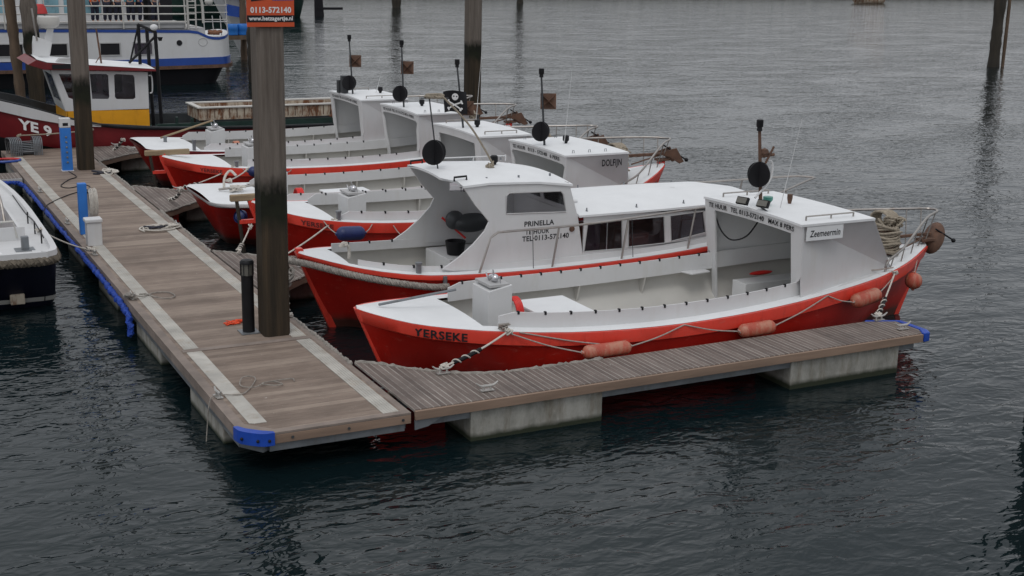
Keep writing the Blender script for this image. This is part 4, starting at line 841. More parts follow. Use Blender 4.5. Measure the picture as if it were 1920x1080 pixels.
# forward coach house
def fy(u): return min(wy, B.half(u) - .22)
fu = [5.18, 6, 7, 8, 9, 9.8]; zt_ = lambda u: 1.84 + .0 * u - (max(0, u - 9.2)) * .35
for sg in (-1, 1):
    top = [(u, zt_(u)) for u in fu[::-1]]; bot = [(u, B.sheer(u) + .01) for u in fu]
    hs_ = [[(5.14 + .0, 1.16), (5.98, 1.15), (5.95, 1.7), (5.2, 1.7)], [(6.12, 1.17), (6.95, 1.18), (6.9, 1.71), (6.1, 1.7)], [(7.1, 1.2), (7.95, 1.3), (7.85, 1.73), (7.05, 1.71)]]
    hs_ = [[(a + .06, c) for a, c in h] for h in hs_]
    b = MB(); b.plate(bot + top, hs_, lambda u, z: (u, sg * fy(u), z), (0, -sg * .035, 0)); o = b.build('cabin_side', 'white', B.t, False, .004)
    for h in hs_: b = MB(); b.plate(h, [], lambda u, z: (u, sg * (fy(u) - .015), z), (0, -sg * .006, 0)); b.build('window_pane', 'glassd', o); b = MB(); b.tube([(u, sg * (fy(u) + .004), z) for u, z in h], .012, 5, True); b.build('window_seal', 'grey', o)
    if sg < 0:
        b = MB(); b.bb(5.68, 5.70, -fy(5.6) - .005, -fy(5.6) + .02, 1.16, 1.7); b.build('window_bar', 'chrome', o)
        b = MB(); b.bb(6.3, 6.75, -1.1, -.5, 1.1, 1.38); b.build('cushion', 'bag', B.t, False, .03)
        b = MB(); b.bb(5.28, 5.62, -1.12, -1.08, 1.1, 1.72); b.build('curtain', 'curtain', B.t); b = MB(); b.bb(5.3, 9.0, .5, 1.1, .5, 1.2); b.build('berth', 'bag', B.t, False, .03)
b = MB(); R = []
for u in (5.05, 6, 7, 8, 8.8, 9.5, 9.85): h = fy(u) + .05; z = zt_(u); R.append([(u, y_, z + .03 + .16 * (1 - (y_ / h) ** 2)) for y_ in np.linspace(-h, h, 11)] + [(u, y_, z - .01 + .16 * (1 - (y_ / h) ** 2)) for y_ in np.linspace(h, -h, 11)])
b.loft(R, True, False, True); rf2 = b.build('coach_roof', 'deck_litroof', B.t, True)
b = MB(); R = [[(9.83, -fy(9.8), zt_(9.8)), (10.2, -fy(10.2) + .05, B.sheer(10.2))], [(9.83, fy(9.8), zt_(9.8)), (10.2, fy(10.2) - .05, B.sheer(10.2))]]; b.loft(R, False); b.build('front_wall', 'white', B.t)
for u in (5.3, 6.4, 7.5, 8.6):
    for sg in (-1, 1): b = MB(); y_ = sg * (fy(u) - .12); b.lathe([(.028, 0), (.015, .03), (.012, .07)], (u, y_, zt_(u) + .06), 8); b.build('roof_eye', 'steel', rf2)
for (u, y_) in ((5.3, -.6), (7.9, -.1)): b = MB(); b.lathe([(.09, 0), (.09, .025), (.05, .04)], (u, y_, zt_(u) + .15), 14); b.build('roof_vent', 'white', rf2, True)
b = MB(); b.lathe([(.06, 0), (.045, .03)], (4.72 + .2, -wy - .005, 1.62), 10, Matrix.Rotation(math.pi / 2, 3, 'X')); b.build('side_lamp', 'rust', B.t)
text('PRINELLA', .095, .62, lambda a, c: (3.92 + a, -wy - .003, 1.735 + c), 'lettering', 'letter', bs, .008)
text('TE HUUR', .085, .5, lambda a, c: (3.94 + a, -wy - .003, 1.585 + c), 'lettering', 'letter', bs, .008)
text('TEL·0113-572140', .095, .98, lambda a, c: (3.88 + a, -wy - .003, 1.46 + c), 'lettering', 'letter', bs, .008)
for sg in (-1, 1):
    b = MB(); e = [(2.95, sg * 1.4, B.sheer(2.95)), (3.15, sg * 1.42, 1.62), (3.3, sg * 1.42, 1.71), (5.2, sg * 1.43, 1.73), (7.6, sg * 1.38, 1.84), (9.5, sg * 1.02, 1.86), (11.2, sg * .3, 2.0), (11.65, sg * .02, 2.0)]; sp_ = [Vector(p) for p in e[:2]] + spline([Vector(p) for p in e[2:]], 8); b.tube(sp_, .022, 8)
    for u, k in ((4.55, 1.43), (6.05, 1.42), (7.6, 1.38), (9.0, 1.12), (10.3, .75)): b.tube([(u - .12, sg * (B.half(u) - .08), B.sheer(u)), (u, sg * k, 1.72 + (u - 4.5) * .035)], .02, 6)
    b.build('side_rail', 'stain', B.t, True)
for p_, q_ in (((4.0, -1.43, 1.71), (4.05, -1.4, B.sheer(4.0))), ((6.12, -1.43, 1.76), (6.2, -1.4, B.sheer(6.1)))): b = MB(); b.tube([p_, q_], .007, 5); b.build('lashing', 'steel_d', B.t)
b = MB(); b.tube([(2.7, -.1, 2.68), (2.52, -.1, 4.0)], .013, 6); b.tube([(2.35, -.1, 4.0), (2.9, -.1, 3.98)], .012, 6); B.cabm = b.build('flag_staff', 'steel_d', B.t)
b = MB(); b.tube([(2.45, -.1, 4.02), (2.8, -.1, 4.0)], .035, 6); knot(b, (2.62, -.1, 4.03), (.18, .04, .03), 20, 5, .022); b.tube(spline([(2.8, -.1, 4.0), (3.1, -.15, 3.7), (3.35, -.2, 3.4), (3.6, -.25, 3.0), (3.75, -.3, 2.72)], 6), .02, 6)
tag(b.build('rolled_sail', 'rope', None, True, 0, (7.02, 22.0, 0)), 'tan rope bundle slung from the thin staff down to the wheelhouse roof', 'rope')
b = MB(); disc_geo(b, (2.62, -.1, 3.0), .235); b.build('day_shape', 'black', B.t)
B.roofz = lambda y_: 2.7
B.lantern(3.9, 0, 2.68); b = MB(); b.tube([(3.2, .9, 2.72), (4.6, .9, 2.70)], .013, 6); [b.tube([(u, .9, 2.6), (u, .9, 2.72)], .013, 5) for u in (3.2, 3.9, 4.6)]; b.build('hand_rail', 'white', B.t)
b = MB(); knot(b, (3.68, -.3, 2.74), (.08, .06, .06), 16, 71, .016); tag(b.build('rope_knot', 'rope', None, True, 0, (7.02, 22, 0)), 'tan rope end lashed on the wheelhouse roof', 'rope')
def fat_rope(path, R, label, m='ropeg'):
    P = spline(path, 8); b = MB()
    L = sum((P[i + 1] - P[i]).length for i in range(len(P) - 1))
    for k in range(3): b.tube(helix(P, R * .5, L / .16, k * 2 * math.pi / 3, 9), R * .58, 6)
    return tag(b.build('rope_fender', m, None, True), label, 'fender')
fat_rope([B.pt(0, 1, 1.14) + Vector((.25, .15, 0)), B.pt(0, 0, 1.2) + Vector((-.16, 0, 0)), B.pt(.15, -1, 1.16, .1), B.pt(.7, -1, 1.05, .1), B.pt(1.3, -1, .94, .1), B.pt(1.95, -1, .84, .1), B.pt(2.3, -1, .82, .08)], .062, 'thick plaited rope fender draped round the stern of the wheelhouse launch')
B.deckpost(1.85, -1, .2); b = MB(); b.lathe([(.04, 0), (.04, .15)], (2.25, -1.46, .86), 8); b.build('rope_post', 'steel', B.t)
b = MB(); b.tube(spline([(.95, -.1, 1.15), (.95, -.1, 1.35), (.85, -.12, 1.45), (.78, -.1, 1.38)], 4), .03, 6); knot(b, (.85, -.1, 1.42), (.07, .05, .05), 14, 9, .016); tag(b.build('rope_knot', 'ropew', None, True, 0, (7.02, 22, 0)), 'white rope looped round a post on the stern of the wheelhouse launch', 'rope')
b = MB(); knot(b, (6.72, 21.9, .9), (.2, .25, .2), 26, 51, .03); tag(b.build('rope_bundle', 'ropeg', None, True), 'bundle of frayed rope by the nearest pile at the stern of the wheelhouse launch', 'rope')
snub_line('short line from the frayed rope bundle down to the walkway edge', (6.75, 21.8, .95), (6.5, 20.9, .5), .05, m='ropew')
# --- four launches behind
def launch_generic(nm, label, x0, yc, L, kind, half, sheer, cab, cons, box, extra):
    o = Launch('launch', label, x0, yc, L, half, sheer, kind, rake=(.42, .4) if kind == 'P' else (.5, .42), band=extra.get('band', .2), bandmat=extra.get('bm', 'redband')); o.hull()
    o.deck(extra.get('u0', 1.5), cab[2] - .3, wd=.24, coam=.2, coamk=cab[0], studs=.5, coam_end=.25)
    o.knees([3.0, 4.4, 5.7]); o.cabin(*cab, **extra['cabk'])
    if kind == 'P': o.stem('redband', .13, .08, .07)
    else:
        s_ = o; u = s_.L; b = MB(); rings = []
        for z in np.linspace(s_.sheer(u) + .08, s_.zk, 8): x = u + s_.dx(u, min(z, s_.sheer(u))); rings.append([(x + .06, -.04, z), (x + .06, .04, z), (x - .1, .06, z), (x - .1, -.06, z)])
        b.loft(rings, True, False, True); b.build('stem_post', 'redband', s_.t)
    o.console(cons, h=extra.get('ch', 1.2)); o.enginebox(box, 1.1, 1.05, .8)
    o.bow(L - 1.15, tip=.62); return o
H2 = [(0, .03), (.1, .22), (.3, .5), (.7, .88), (1.3, 1.18), (2.0, 1.36), (3.0, 1.5), (4.5, 1.55), (6, 1.52), (7.2, 1.42), (8.2, 1.22), (9.0, .95), (9.7, .55), (10.1, .25), (10.3, .05)]
HR = [(0, 1.0), (.04, 1.16), (.12, 1.3), (.3, 1.4), (.7, 1.46), (1.5, 1.53), (3, 1.58), (5, 1.58), (6.6, 1.5), (8, 1.25), (9, .9), (9.8, .5), (10.25, .22), (10.5, .05)]
C_ = launch_generic('c', 'launch with a flared white cabin named in black letters and blue fenders alongside', 7.47, 26.5, 10.25, 'P', H2, [(0, 1.42), (.6, 1.26), (1.3, 1.14), (2.5, 1.05), (4.5, 1.02), (6.5, 1.06), (8.2, 1.2), (9.2, 1.4), (10.3, 1.68)],
    (6.78, 8.42, 8.72, 1.37, 2.24), 2.05, 2.85, dict(u0=1.5, ch=1.28, cabk=dict(post=.16, beam=.2, curved=1, txt=('TE HUUR   0113 - 572140   6 PERS', 1.2, 2.3, .08), rails=False, studs=True, poster_=True)))
text('DOLFIJN', .15, .52, lambda a, c: (7.72 + a, -1.372, 1.96 + c), 'lettering', 'letter', C_.side, .008)
C_.bandtext('YERSEKE', .75, .7, .1, 'letterd'); C_.mast(6.98, 1.6, .34, 1.02, .08, whip=(7.5, 0, 1.7)); C_.lantern(7.6, .1)
C_.rope_heap(9.2, 'rope coil on the foredeck of the launch with the flared cabin and painted name', 1.1); C_.anchor('dark hooked anchor on the bow of the launch with the painted name', 1)
for b_ in (0,): C_.deckpost(1.55); C_.deckpost(.9, 1)
D_ = launch_generic('d', 'round sterned launch carrying the pirate flag', 7.2, 29.9, 10.5, 'R', HR, [(0, 1.02), (1, .97), (2, .93), (4, .9), (6, .95), (8, 1.1), (9.3, 1.3), (10.5, 1.55)],
    (6.56, 7.98, 8.38, 1.37, 2.24), 1.65, 3.15, dict(u0=1.5, ch=1.25, band=.06, bm='white', cabk=dict(post=.3, beam=.19)))
D_.mast(6.76, 1.55, None, .5, .12, whip=(7.1, 0, 1.9)); D_.lantern(7.15, 0); D_.deckpost(1.35, -1, .28); D_.deckpost(.8, 0, .12)
D_.rope_heap(9.3, 'long rope heap on the foredeck of the pirate flag launch', .8); D_.anchor('rusty hooked anchor on the bow of the pirate flag launch', 1)
E_ = launch_generic('e', 'launch with a curved cabin opening, second from the far end of the row', 7.43, 34.7, 10.3, 'P', H2, [(0, 1.2), (.7, 1.08), (1.5, 1.0), (3, .94), (5, .93), (7, 1.0), (8.6, 1.2), (10.3, 1.6)],
    (6.75, 8.3, 8.65, 1.37, 2.22), 2.25, 3.1, dict(u0=1.6, ch=1.22, cabk=dict(post=.18, beam=.2, curved=1, txt=('TE HUUR TEL 0113-572140 6 PERS', 1.2, 2.3, .07), rails=False, studs=True)))
E_.bandtext('YERSEKE', .75, .6, .09, 'letterd'); E_.mast(6.9, 1.72, .4, 1.12, .04); E_.lantern(7.5, .1); E_.rope_heap(9.2, 'rope coil on the foredeck of the launch with the curved cabin opening', .8); E_.anchor('rusty anchor on the bow of the launch with the curved cabin opening', 1); E_.deckpost(1.7, -1, .16)
F_ = launch_generic('f', 'farthest red and white launch, with a straight square cabin', 7.5, 38.1, 10.4, 'R', HR[:-1] + [(10.4, .05)], [(0, 1.08), (1, 1.02), (2, .96), (4, .93), (6, .97), (8, 1.1), (9.3, 1.3), (10.4, 1.5)],
    (6.3, 7.8, 8.2, 1.37, 2.26), 2.05, 2.95, dict(u0=1.5, ch=1.22, band=.06, bm='winered', cabk=dict(post=.26, beam=.19, txt=('TE HUUR TEL 0113-572140 6 PERS', 1.15, 2.2, .07))))
F_.mast(6.55, 1.62, .35, 1.0, .06, whip=(7.3, 0, .5)); F_.lantern(7.45, 0); F_.anchor('rusty anchor on the bow of the farthest launch', 1); F_.deckpost(1.3, -1, .3); F_.deckpost(.8, 0, .2)
b = MB(); b.bb(6.25, 6.45, .1, .3, 2.32, 2.85); b.bb(6.2, 6.3, .35, .5, 2.3, 2.7); b.build('instrument_cluster', 'steel_d', F_.t, False, .02)
b = MB(); b.bb(6.32, 6.42, .22, .4, 2.45, 2.7); b.build('red_lamp', 'shipred', F_.t)
for o in (C_, E_):   # hung rudder with wooden tiller
    sh = o.sheer(0); b = MB(); b.tube([(-.28, 0, sh + .03), (-.14, 0, .2), (-.08, 0, -.3)], .04, 8); ru = b.build('rudder_stock', 'pilewet', o.t, True)
    b = MB(); b.plate([(-.25, .25), (-.1, .25), (.2, -.4), (-.3, -.4)], [], lambda x, z: (x + .05, -.02, z - .3), (0, .04, 0)); b.build('rudder_blade', 'red', o.t)
    b = MB(); b.bb(-.42, .75, -.06, .06, sh + .03, sh + .17); b.build('tiller', 'woodpost', o.t, False, .02)
    for z in (sh - .45,): b = MB(); b.bb(-.24, .1, -.045, .045, z, z + .08); b.build('gudgeon', 'redband', o.t)
def bagfn(o, u, m, label, big=1):
    t = thing('life_ring', label, 'life ring', (o.x0 + u, o.yc - .1, .3), 0, 'life rings behind the consoles'); b = MB()
    for k in range(4): b.tube([(.04 + k * .04, .22 * big * math.cos(a), .36 + .36 * math.sin(a)) for a in np.linspace(0, 2 * math.pi, 18)[:-1]], .026, 6, True)
    b.build('ring', m, t, True)
bagfn(C_, 2.5, 'bag', 'faded pink life ring behind the console of the blue fendered launch'); bagfn(D_, 2.3, 'redbag', 'bright red life ring behind the console of the pirate flag launch')
bagfn(E_, 2.7, 'fender', 'orange life ring behind the console of the launch with the curved opening'); bagfn(F_, 2.75, 'bag', 'salmon life ring behind the console of the farthest launch')
GB = None
fender('navy blue fender on the painted-name launch, just right of the near pile', (8.75, 24.75, .98), (9.35, 24.72, .96), .15, 'fendb', GB, [(C_.pt(1.2, -1), 0), (C_.pt(2.2, -1), 1)])
fender('navy blue fender half hidden behind the stern of the wheelhouse launch', (10.2, 24.72, .80), (10.8, 24.72, .80), .14, 'fendb', GB, [(C_.pt(2.6, -1), 0)])
fender('blue fender peeping out between the two sterns left of the near pile', (7.32, 26.9, 1.05), (7.45, 27.0, 1.0), .15, 'fendb', GB)
fender('dark blue fender on the near side of the launch with the curved cabin opening', (9.3, 33.05, .95), (10.3, 32.98, .88), .14, 'fendb', GB, [(E_.pt(1.8, -1), 0), (E_.pt(3.1, -1), 1)])
snub_line('pale mooring line from the painted-name launch to the second jetty, right of the near pile', C_.pt(1.45, -1, None, -.1), (7.35, 24.6, .55), .04, dark=(.75, .95), m='ropew')
snub_line('mooring line from the curved cabin launch to its jetty cleat, with a black snubber', E_.pt(1.6, -1, None, -.1), (7.6, 33.4, .56), .05, dark=(.6, .95))
snub_line('rope from the stern of the pirate flag launch back to the jetty', (7.0, 30.6, 1.02), (7.1, 32.3, .5), .06, dark=(.2, .9), m='ropew')
snub_line('rope from the stern of the farthest launch to the end of the walkway', (7.25, 38.9, 1.1), (7.3, 40.6, .56), .03, dark=(.1, .9), m='ropew')
snub_line('white line running from the launch with the curved opening to the pirate flag launch', (9.3, 33.1, 1.0), (8.3, 31.3, 1.05), .03, dark=(.96, .99), m='ropew')
snub_line('line tied to the cleat at the root of the second jetty', (7.35, 26.1, .98), (7.0, 25.8, .56), .02, dark=(.6, .95), m='ropew')
b = MB(); knot(b, (D_.x0 + .9, 29.9, 1.12), (.25, .25, .05), 20, 33, .018); b.tube(spline([(7.9, 30.2, 1.05), (7.95, 30.3, 1.3), (8.1, 30.35, 1.45), (8.2, 30.2, 1.35)], 4), .03, 6); tag(b.build('rope_heap', 'ropew', None, True), 'white rope and cleat clutter on the stern deck of the pirate flag launch', 'rope')
b = MB(); b.tube([(7.7, 29.9, 1.1), (8.6, 30.0, 1.14)], .03, 6); tag(b.build('boat_hook', 'stain', None, True), 'grey pole lying on the stern deck of the pirate flag launch', 'boat hook', 'poles lying on the launches')
b = MB(); b.tube([(8.2, 38.2, 1.2), (9.9, 38.9, 1.55)], .03, 6); tag(b.build('boat_hook', 'woodpost', None, True), 'pole resting across the stern of the farthest launch', 'boat hook', 'poles lying on the launches')
# pirate flag
t = thing('flag', 'black pirate flag with a white skull and crossed bones on a bent mast', 'flag', (13.95, 29.75, 2.95))
def wave(a, c): return (-.62 + a, -.05 + .06 * math.sin(a * 9 + c * 4), c + .03 * math.sin(a * 7))
b = MB(); R = [[wave(a, c - .1 * (1 - a / .6) * (c - .2)) for c in np.linspace(-.28, .28, 8)] for a in np.linspace(0, .62, 14)]; b.loft(R, False); b.xf(lambda x, y_, z: (x, y_, z)); b.build('cloth', 'black', t, True)
b = MB()
def em(pts): b.plate(pts, [], lambda a, c: (wave(a, c)[0], wave(a, c)[1] - .008, wave(a, c)[2]), (0, .002, 0))
for sg in (1, -1):
    d = Vector((.16, sg * .09)); n_ = Vector((-d.y, d.x)).normalized() * .018; cc = Vector((.3, -.08)); p = [cc - d + n_, cc + n_, cc + d + n_, cc + d - n_, cc - n_, cc - d - n_]; em([(q_.x, q_.y) for q_ in p])
    for e in (-1, 1):
        for s2 in (-1, 1): c3_ = cc + d * e + n_ * s2 * 1.3; em([(c3_.x + .026 * math.cos(a), c3_.y + .026 * math.sin(a)) for a in np.linspace(0, 2 * math.pi, 9)[:-1]])
ho = [[(.27 + .018 * math.cos(a), .13 + .02 * math.sin(a)) for a in np.linspace(0, 2 * math.pi, 8)[:-1]], [(.335 + .018 * math.cos(a), .13 + .02 * math.sin(a)) for a in np.linspace(0, 2 * math.pi, 8)[:-1]]]
b.plate([(.3 + .072 * math.cos(a), .13 + (.075 if math.sin(a) > 0 else .1) * math.sin(a)) for a in np.linspace(0, 2 * math.pi, 22)[:-1]], ho, lambda a, c: (wave(a, c)[0], wave(a, c)[1] - .009, wave(a, c)[2]), (0, .002, 0))
b.build('skull_emblem', 'letterw', t)
# ------------------------------------------------------------------ dark red fishing boat
def wine_hull():
    t = NT('wine_red_hull'); sp = t.new('ShaderNodeSeparateXYZ'); t.ln(t.tc.outputs['Object'], sp.inputs[0])
    z = t.math('ADD', sp.outputs[2], t.math('MULTIPLY', sp.outputs[0], .23)); n = t.noise(3, 5); col = t.ramp(n, [(.3, (.13, .006, .01)), (.7, (.18, .01, .014))])
    t.base(t.mix(t.math('LESS_THAN', z, 1.52), col, (.006, .006, .007))); t.b.inputs['Roughness'].default_value = .45; return t.m
HY = [(0, .05), (.6, .35), (1.5, .85), (3, 1.45), (4.5, 1.8), (7, 1.95), (12, 1.95), (15, 1.8), (17, 1.5)]
Y_ = Launch('fishing_boat', 'dark red fishing boat with a white and yellow wheelhouse and white letters on its bow', 1.2, 43.95, 17, HY, [(0, 2.9), (1.5, 2.4), (3, 2.0), (4.2, 1.68), (5.4, 1.28), (6.8, 1.05), (8, .98), (12, .88), (15, .88), (17, .95)], band=.05, bandmat='black', hullmat='winered', group=None, rake=(.5, .3))
Y_.hull(); Y_.hullo.data.materials[0] = wine_hull()
b = MB(); us = [0, .3, .6, 1, 1.5, 2, 2.5, 3, 3.5, 4, 4.5, 5, 5.5, 6]
for sg in (-1, 1): b.loft([[(u + Y_.dx(u, Y_.sheer(u) - .02), sg * (Y_.half(u) + .055), Y_.sheer(u) - .02), (u + Y_.dx(u, Y_.sheer(u) - .35), sg * (Y_.half(u) * (1 - .03 * max(0, 4 - u)) + .03), Y_.sheer(u) - .03 - .32 * min(1, (6.3 - u) / 2.2))] for u in us], False)
b.build('bow_stripe', 'white', Y_.t, True)
text('YE 9', .30, .93, lambda a, c: (3.62 + a, -(Y_.half(3.62 + a) * .985 + .02), Y_.sheer(3.62 + a) - .74 + c), 'lettering', 'letterw', Y_.t, .02)
b = MB(); R = [[(u, -Y_.half(u) * .97, Y_.sheer(u) - .35), (u, Y_.half(u) * .97, Y_.sheer(u) - .35)] for u in (0.3, 1.5, 3, 4.2, 5.4, 7, 9, 12, 15, 17)]; b.loft(R, False); b.build('deck', 'darkgreen', Y_.t)
b = MB()
for sg in (-1, 1):
    R = []
    for u in (.2, 1, 2, 3, 4, 5, 6, 8, 11, 14, 17): R.append([(u, sg * (Y_.half(u) - .04), Y_.sheer(u) + .02), (u, sg * (Y_.half(u) - .12), Y_.sheer(u) + .02), (u, sg * (Y_.half(u) - .12), Y_.sheer(u) - .35), (u, sg * (Y_.half(u) - .04), Y_.sheer(u) - .35)])
    b.loft(R, True, False, True)
b.build('bulwark', 'steel_d', Y_.t)
ox, oy = 1.2, 43.95
yn_, yf_ = 42.9 - oy, 45.0 - oy
outl = [(6.31 - ox, 1.0), (6.31 - ox, 1.43), (5.95 - ox, 2.78), (8.89 - ox, 2.66), (8.88 - ox, .85), (6.31 - ox, .85)]
wins = [[(6.17, 2.66), (6.42, 1.92), (6.55, 1.87), (6.95, 1.86), (6.98, 1.9), (6.98, 2.64)], [(7.1, 2.64), (7.13, 1.86), (7.62, 1.84), (7.66, 1.9), (7.66, 2.58), (7.6, 2.63)], [(7.84, 2.58), (7.9, 2.62), (8.42, 2.58), (8.47, 2.5), (8.47, 1.86), (8.4, 1.81), (7.88, 1.83), (7.83, 1.9)]]
wins = [[(x - ox, z) for x, z in w_] for w_ in wins]
for y_, sg in ((yn_, 1), (yf_, -1)):
    b = MB(); up = [(5.12, 1.5), (4.75, 2.78), (7.69, 2.66), (7.68, 1.47)]; b.plate(up, wins, lambda x, z: (x, y_, z), (0, sg * .05, 0)); o = b.build('wheelhouse_side', 'white', Y_.t)
    for w_ in wins: b = MB(); b.plate(w_, [], lambda x, z: (x, y_ + sg * .03, z), (0, sg * .008, 0)); b.build('window_pane', 'glassd', o)
    b = MB(); b.bb(5.14, 7.68, min(y_, y_ + sg * .05), max(y_, y_ + sg * .05), .85, 1.495); b.build('yellow_panel', 'yellow', Y_.t)
b = MB(); fw = [(yn_ + .02, 1.5), (yf_, 1.5), (yf_, 2.75), (yn_ + .02, 2.75)]; hl = [(yn_ + .2, 1.75), (yf_ - .2, 1.75), (yf_ - .2, 2.62), (yn_ + .2, 2.62)]
ff = lambda y_, z: (5.10 - (z - 1.5) * .285, y_, z)
b.plate(fw, [hl], ff, (.04, 0, 0)); o = b.build('wheelhouse_front', 'white', Y_.t); b = MB(); b.plate(hl, [], lambda y_, z: (ff(y_, z)[0] + .02, y_, z), (.008, 0, 0)); b.build('window_pane', 'glassd', o)
b = MB(); b.bb(5.12, 5.16, yn_, yf_, .9, 1.495); b.build('yellow_panel', 'yellow', Y_.t)
b = MB(); b.bb(7.62, 7.66, yn_ + .05, yf_ - .05, .85, 2.64); b.build('wheelhouse_back', 'white', Y_.t)
b = MB(); rp = [(4.05, 2.98), (4.5, 2.82), (7.9, 2.70), (7.9, 2.76), (4.6, 3.02), (4.3, 3.12)]; b.plate(rp, [], lambda x, z: (x, yn_ - .28, z), (0, 2.75, 0)); rf = b.build('roof', 'winered', Y_.t, False, .01)
b = MB(); R = [[(4.32, -1.3, 3.135), (4.32, 1.42, 3.135)], [(4.62, -1.3, 3.04), (4.62, 1.42, 3.04)], [(7.88, -1.3, 2.775), (7.88, 1.42, 2.775)]]; b.loft([[p, (p[0], 0.05, p[2] + .05), q_] for p, q_ in R], False); b.build('roof_top', 'deck_litroof', rf)
b = MB(); b.bb(4.75, 5.3, yn_ - .32, yn_ - .285, 2.84, 2.98); b.build('name_panel', 'letter', rf)
b = MB(); b.plate([(4.85, 2.96), (5.5, 2.96), (5.4, 3.14), (5.02, 3.14)], [], lambda x, z: (x, -1.15, z), (0, .3, 0)); b.build('search_lamp', 'grey', rf)
# mast and radome
b = MB(); b.plate([(4.4, 3.1), (4.9, 3.1), (5.0, 3.55), (4.46, 3.75), (4.42, 3.5)], [], lambda x, z: (x, .1, z), (0, .25, 0)); b.build('mast_foot', 'white', Y_.t, False, .02)
b = MB(); b.plate([(4.75, 3.4), (4.98, 3.5), (5.08, 3.98), (4.9, 3.98), (4.8, 3.7)], [], lambda x, z: (x, .14, z), (0, .12, 0)); b.build('mast', 'white', Y_.t)
b = MB(); b.tube([(4.55, .1, 3.6), (4.45, .1, 4.6)], .03, 6); b.build('mast_rail', 'stain', Y_.t)
b = MB(); b.lathe([(.05, 3.98), (.22, 4.0), (.30, 4.06), (.335, 4.14), (.34, 4.27), (.33, 4.34), (.02, 4.36)], (4.93, .15, 0), 28); b.build('radome', 'cream', Y_.t, True)
b = MB(); b.tube([(6.35, -.6, 2.9), (6.25, -.6, 4.0)], .03, 6); b.tube([(6.35, -.6, 3.2), (6.15, -.6, 2.9)], .015, 5); b.build('aerial_pole', 'rust', Y_.t)
b = MB()
for y_ in (-.5, .75): b.tube([(8.18, y_, .7), (8.1, y_, 3.9)], .06, 8)
b.tube([(8.1, -.5, 3.88), (8.1, .75, 3.9)], .05, 8); b.tube([(7.62, -.3, 4.12), (7.62, -.3, 2.85)], .055, 8); b.tube([(7.6, -.3, 4.12), (8.12, -.5, 3.88)], .045, 8); b.tube([(7.25, -.4, 2.9), (8.1, -.5, 3.75)], .04, 8); b.tube([(7.3, -.3, 2.9), (7.62, -.3, 4.1)], .03, 8)
b.build('gantry', 'black', Y_.t, True); b = MB(); b.ell((8.08, -.45, 4.02), (.13, .12, .11), 12, 8); b.build('gantry_lamp', 'white', Y_.t, True); b = MB(); b.lathe([(.05, 0), (.09, .12)], (8.25, -.5, 3.6), 10); b.build('gantry_spot', 'black', Y_.t)
b = MB(); b.tube(spline([(7.72, -1.0, 2.55), (7.82, -1.0, 2.5), (7.82, -1.0, 2.05), (7.74, -1.0, 1.98)], 5), .022, 6); b.build('grab_rail', 'white', Y_.t, True)
b = MB(); b.bb(7.9, 15, -1.2, -1.12, .55, 1.0); b.bb(8.5, 8.58, -1.15, -1.05, .5, 1.2); b.bb(9.0, 9.08, -1.15, -1.05, .5, 1.15); b.build('deck_rail', 'darkgreen', Y_.t)
b = MB(); knot(b, (14.2, -.9, 1.15), (.45, .3, .15), 40, 15, .04); b.build('net_heap', 'brownold', Y_.t, True)
t = thing('cargo_tray', 'long rusty cream tray with a riveted rim on the deck of the fishing boat', 'tray', (10.5, 42.85, 1.05))
b = MB(); L2 = 5.9; b.plate([(0, .1), (0, 1.7), (L2, 1.7), (L2, .1)], [[(.12, .22), (L2 - .12, .22), (L2 - .12, 1.58), (.12, 1.58)]], lambda x, y_: (x, y_, 0), (0, 0, .38)); b.build('side_wall', 'rustw', t)
b = MB(); b.plate([(-.06, .04), (-.06, 1.76), (L2 + .06, 1.76), (L2 + .06, .04)], [[(.12, .22), (L2 - .12, .22), (L2 - .12, 1.58), (.12, 1.58)]], lambda x, y_: (x, y_, .381), (0, 0, .05)); b.build('rim', 'cream', t, bev=.01)
b = MB(); b.bb(.12, L2 - .12, .23, 1.57, .2, .25); b.build('bottom', 'rust', t)
b = MB()
for k in range(22): b.bb(.25 + k * .25, .275 + k * .25, .085, .099, .05, .36)
b.build('rib', 'rust', t)
b = MB(); b.bb(.1, .2, .3, .4, -.6, 0); b.bb(5.4, 5.5, .3, .4, -.6, 0); b.bb(.1, .2, 1.4, 1.5, -.6, 0); b.bb(5.4, 5.5, 1.4, 1.5, -.6, 0); b.build('leg', 'rust', t)
snub_line('thick brown line from the hoop rack up to the bow of the fishing boat', (4.7, 41.4, 1.0), (6.9, 42.0, 1.0), .02, m='rope', dark=(.97, .99), r=.022)
# ------------------------------------------------------------------ blue and white passenger ship
SX, SY = 18.25, 66.0
t = thing('passenger_ship', 'white passenger ship with blue stripes, railings and people on its deck', 'ship', (SX, SY, 0))
def hullring(x, tap): # x local (<=0 to bow -25)
    return [(x, 0 + tap, 2.55), (x, -.0 + tap, 1.12), (x - .0, -.06 + tap, 1.1), (x, -.06 + tap, .78), (x, .1 + tap, .55), (x, 1.0 + tap, -.6), (x, 4.2 - tap, -.6), (x, 5.2 - tap, .6), (x, 5.3 - tap, 2.55)]
b = MB(); rings = []
top = curvef([(-26, 2.5), (-12, 2.62), (-3.6, 2.55), (-2.1, 2.5), (-1.4, 2.22), (-.7, 2.2), (0, 2.42)])
def shp(x): return 2.65 - 2.6 * math.sqrt(max(0, 1 - max(0, (x + 1.5) / 1.5) ** 3)) if x > -1.5 else .05
xs_ = list(np.linspace(-26, -2.4, 14)) + [-2, -1.5, -1.2, -.9, -.6, -.4, -.25, -.15, -.07, -.02, 0]
for x in xs_:
    a = shp(x); zt2 = top(x); sh_ = .0
    rings.append([(x, a, zt2), (x + .05, a, 1.16)] + [(x + .05, 5.3 - a, 1.16), (x, 5.3 - a, zt2)])
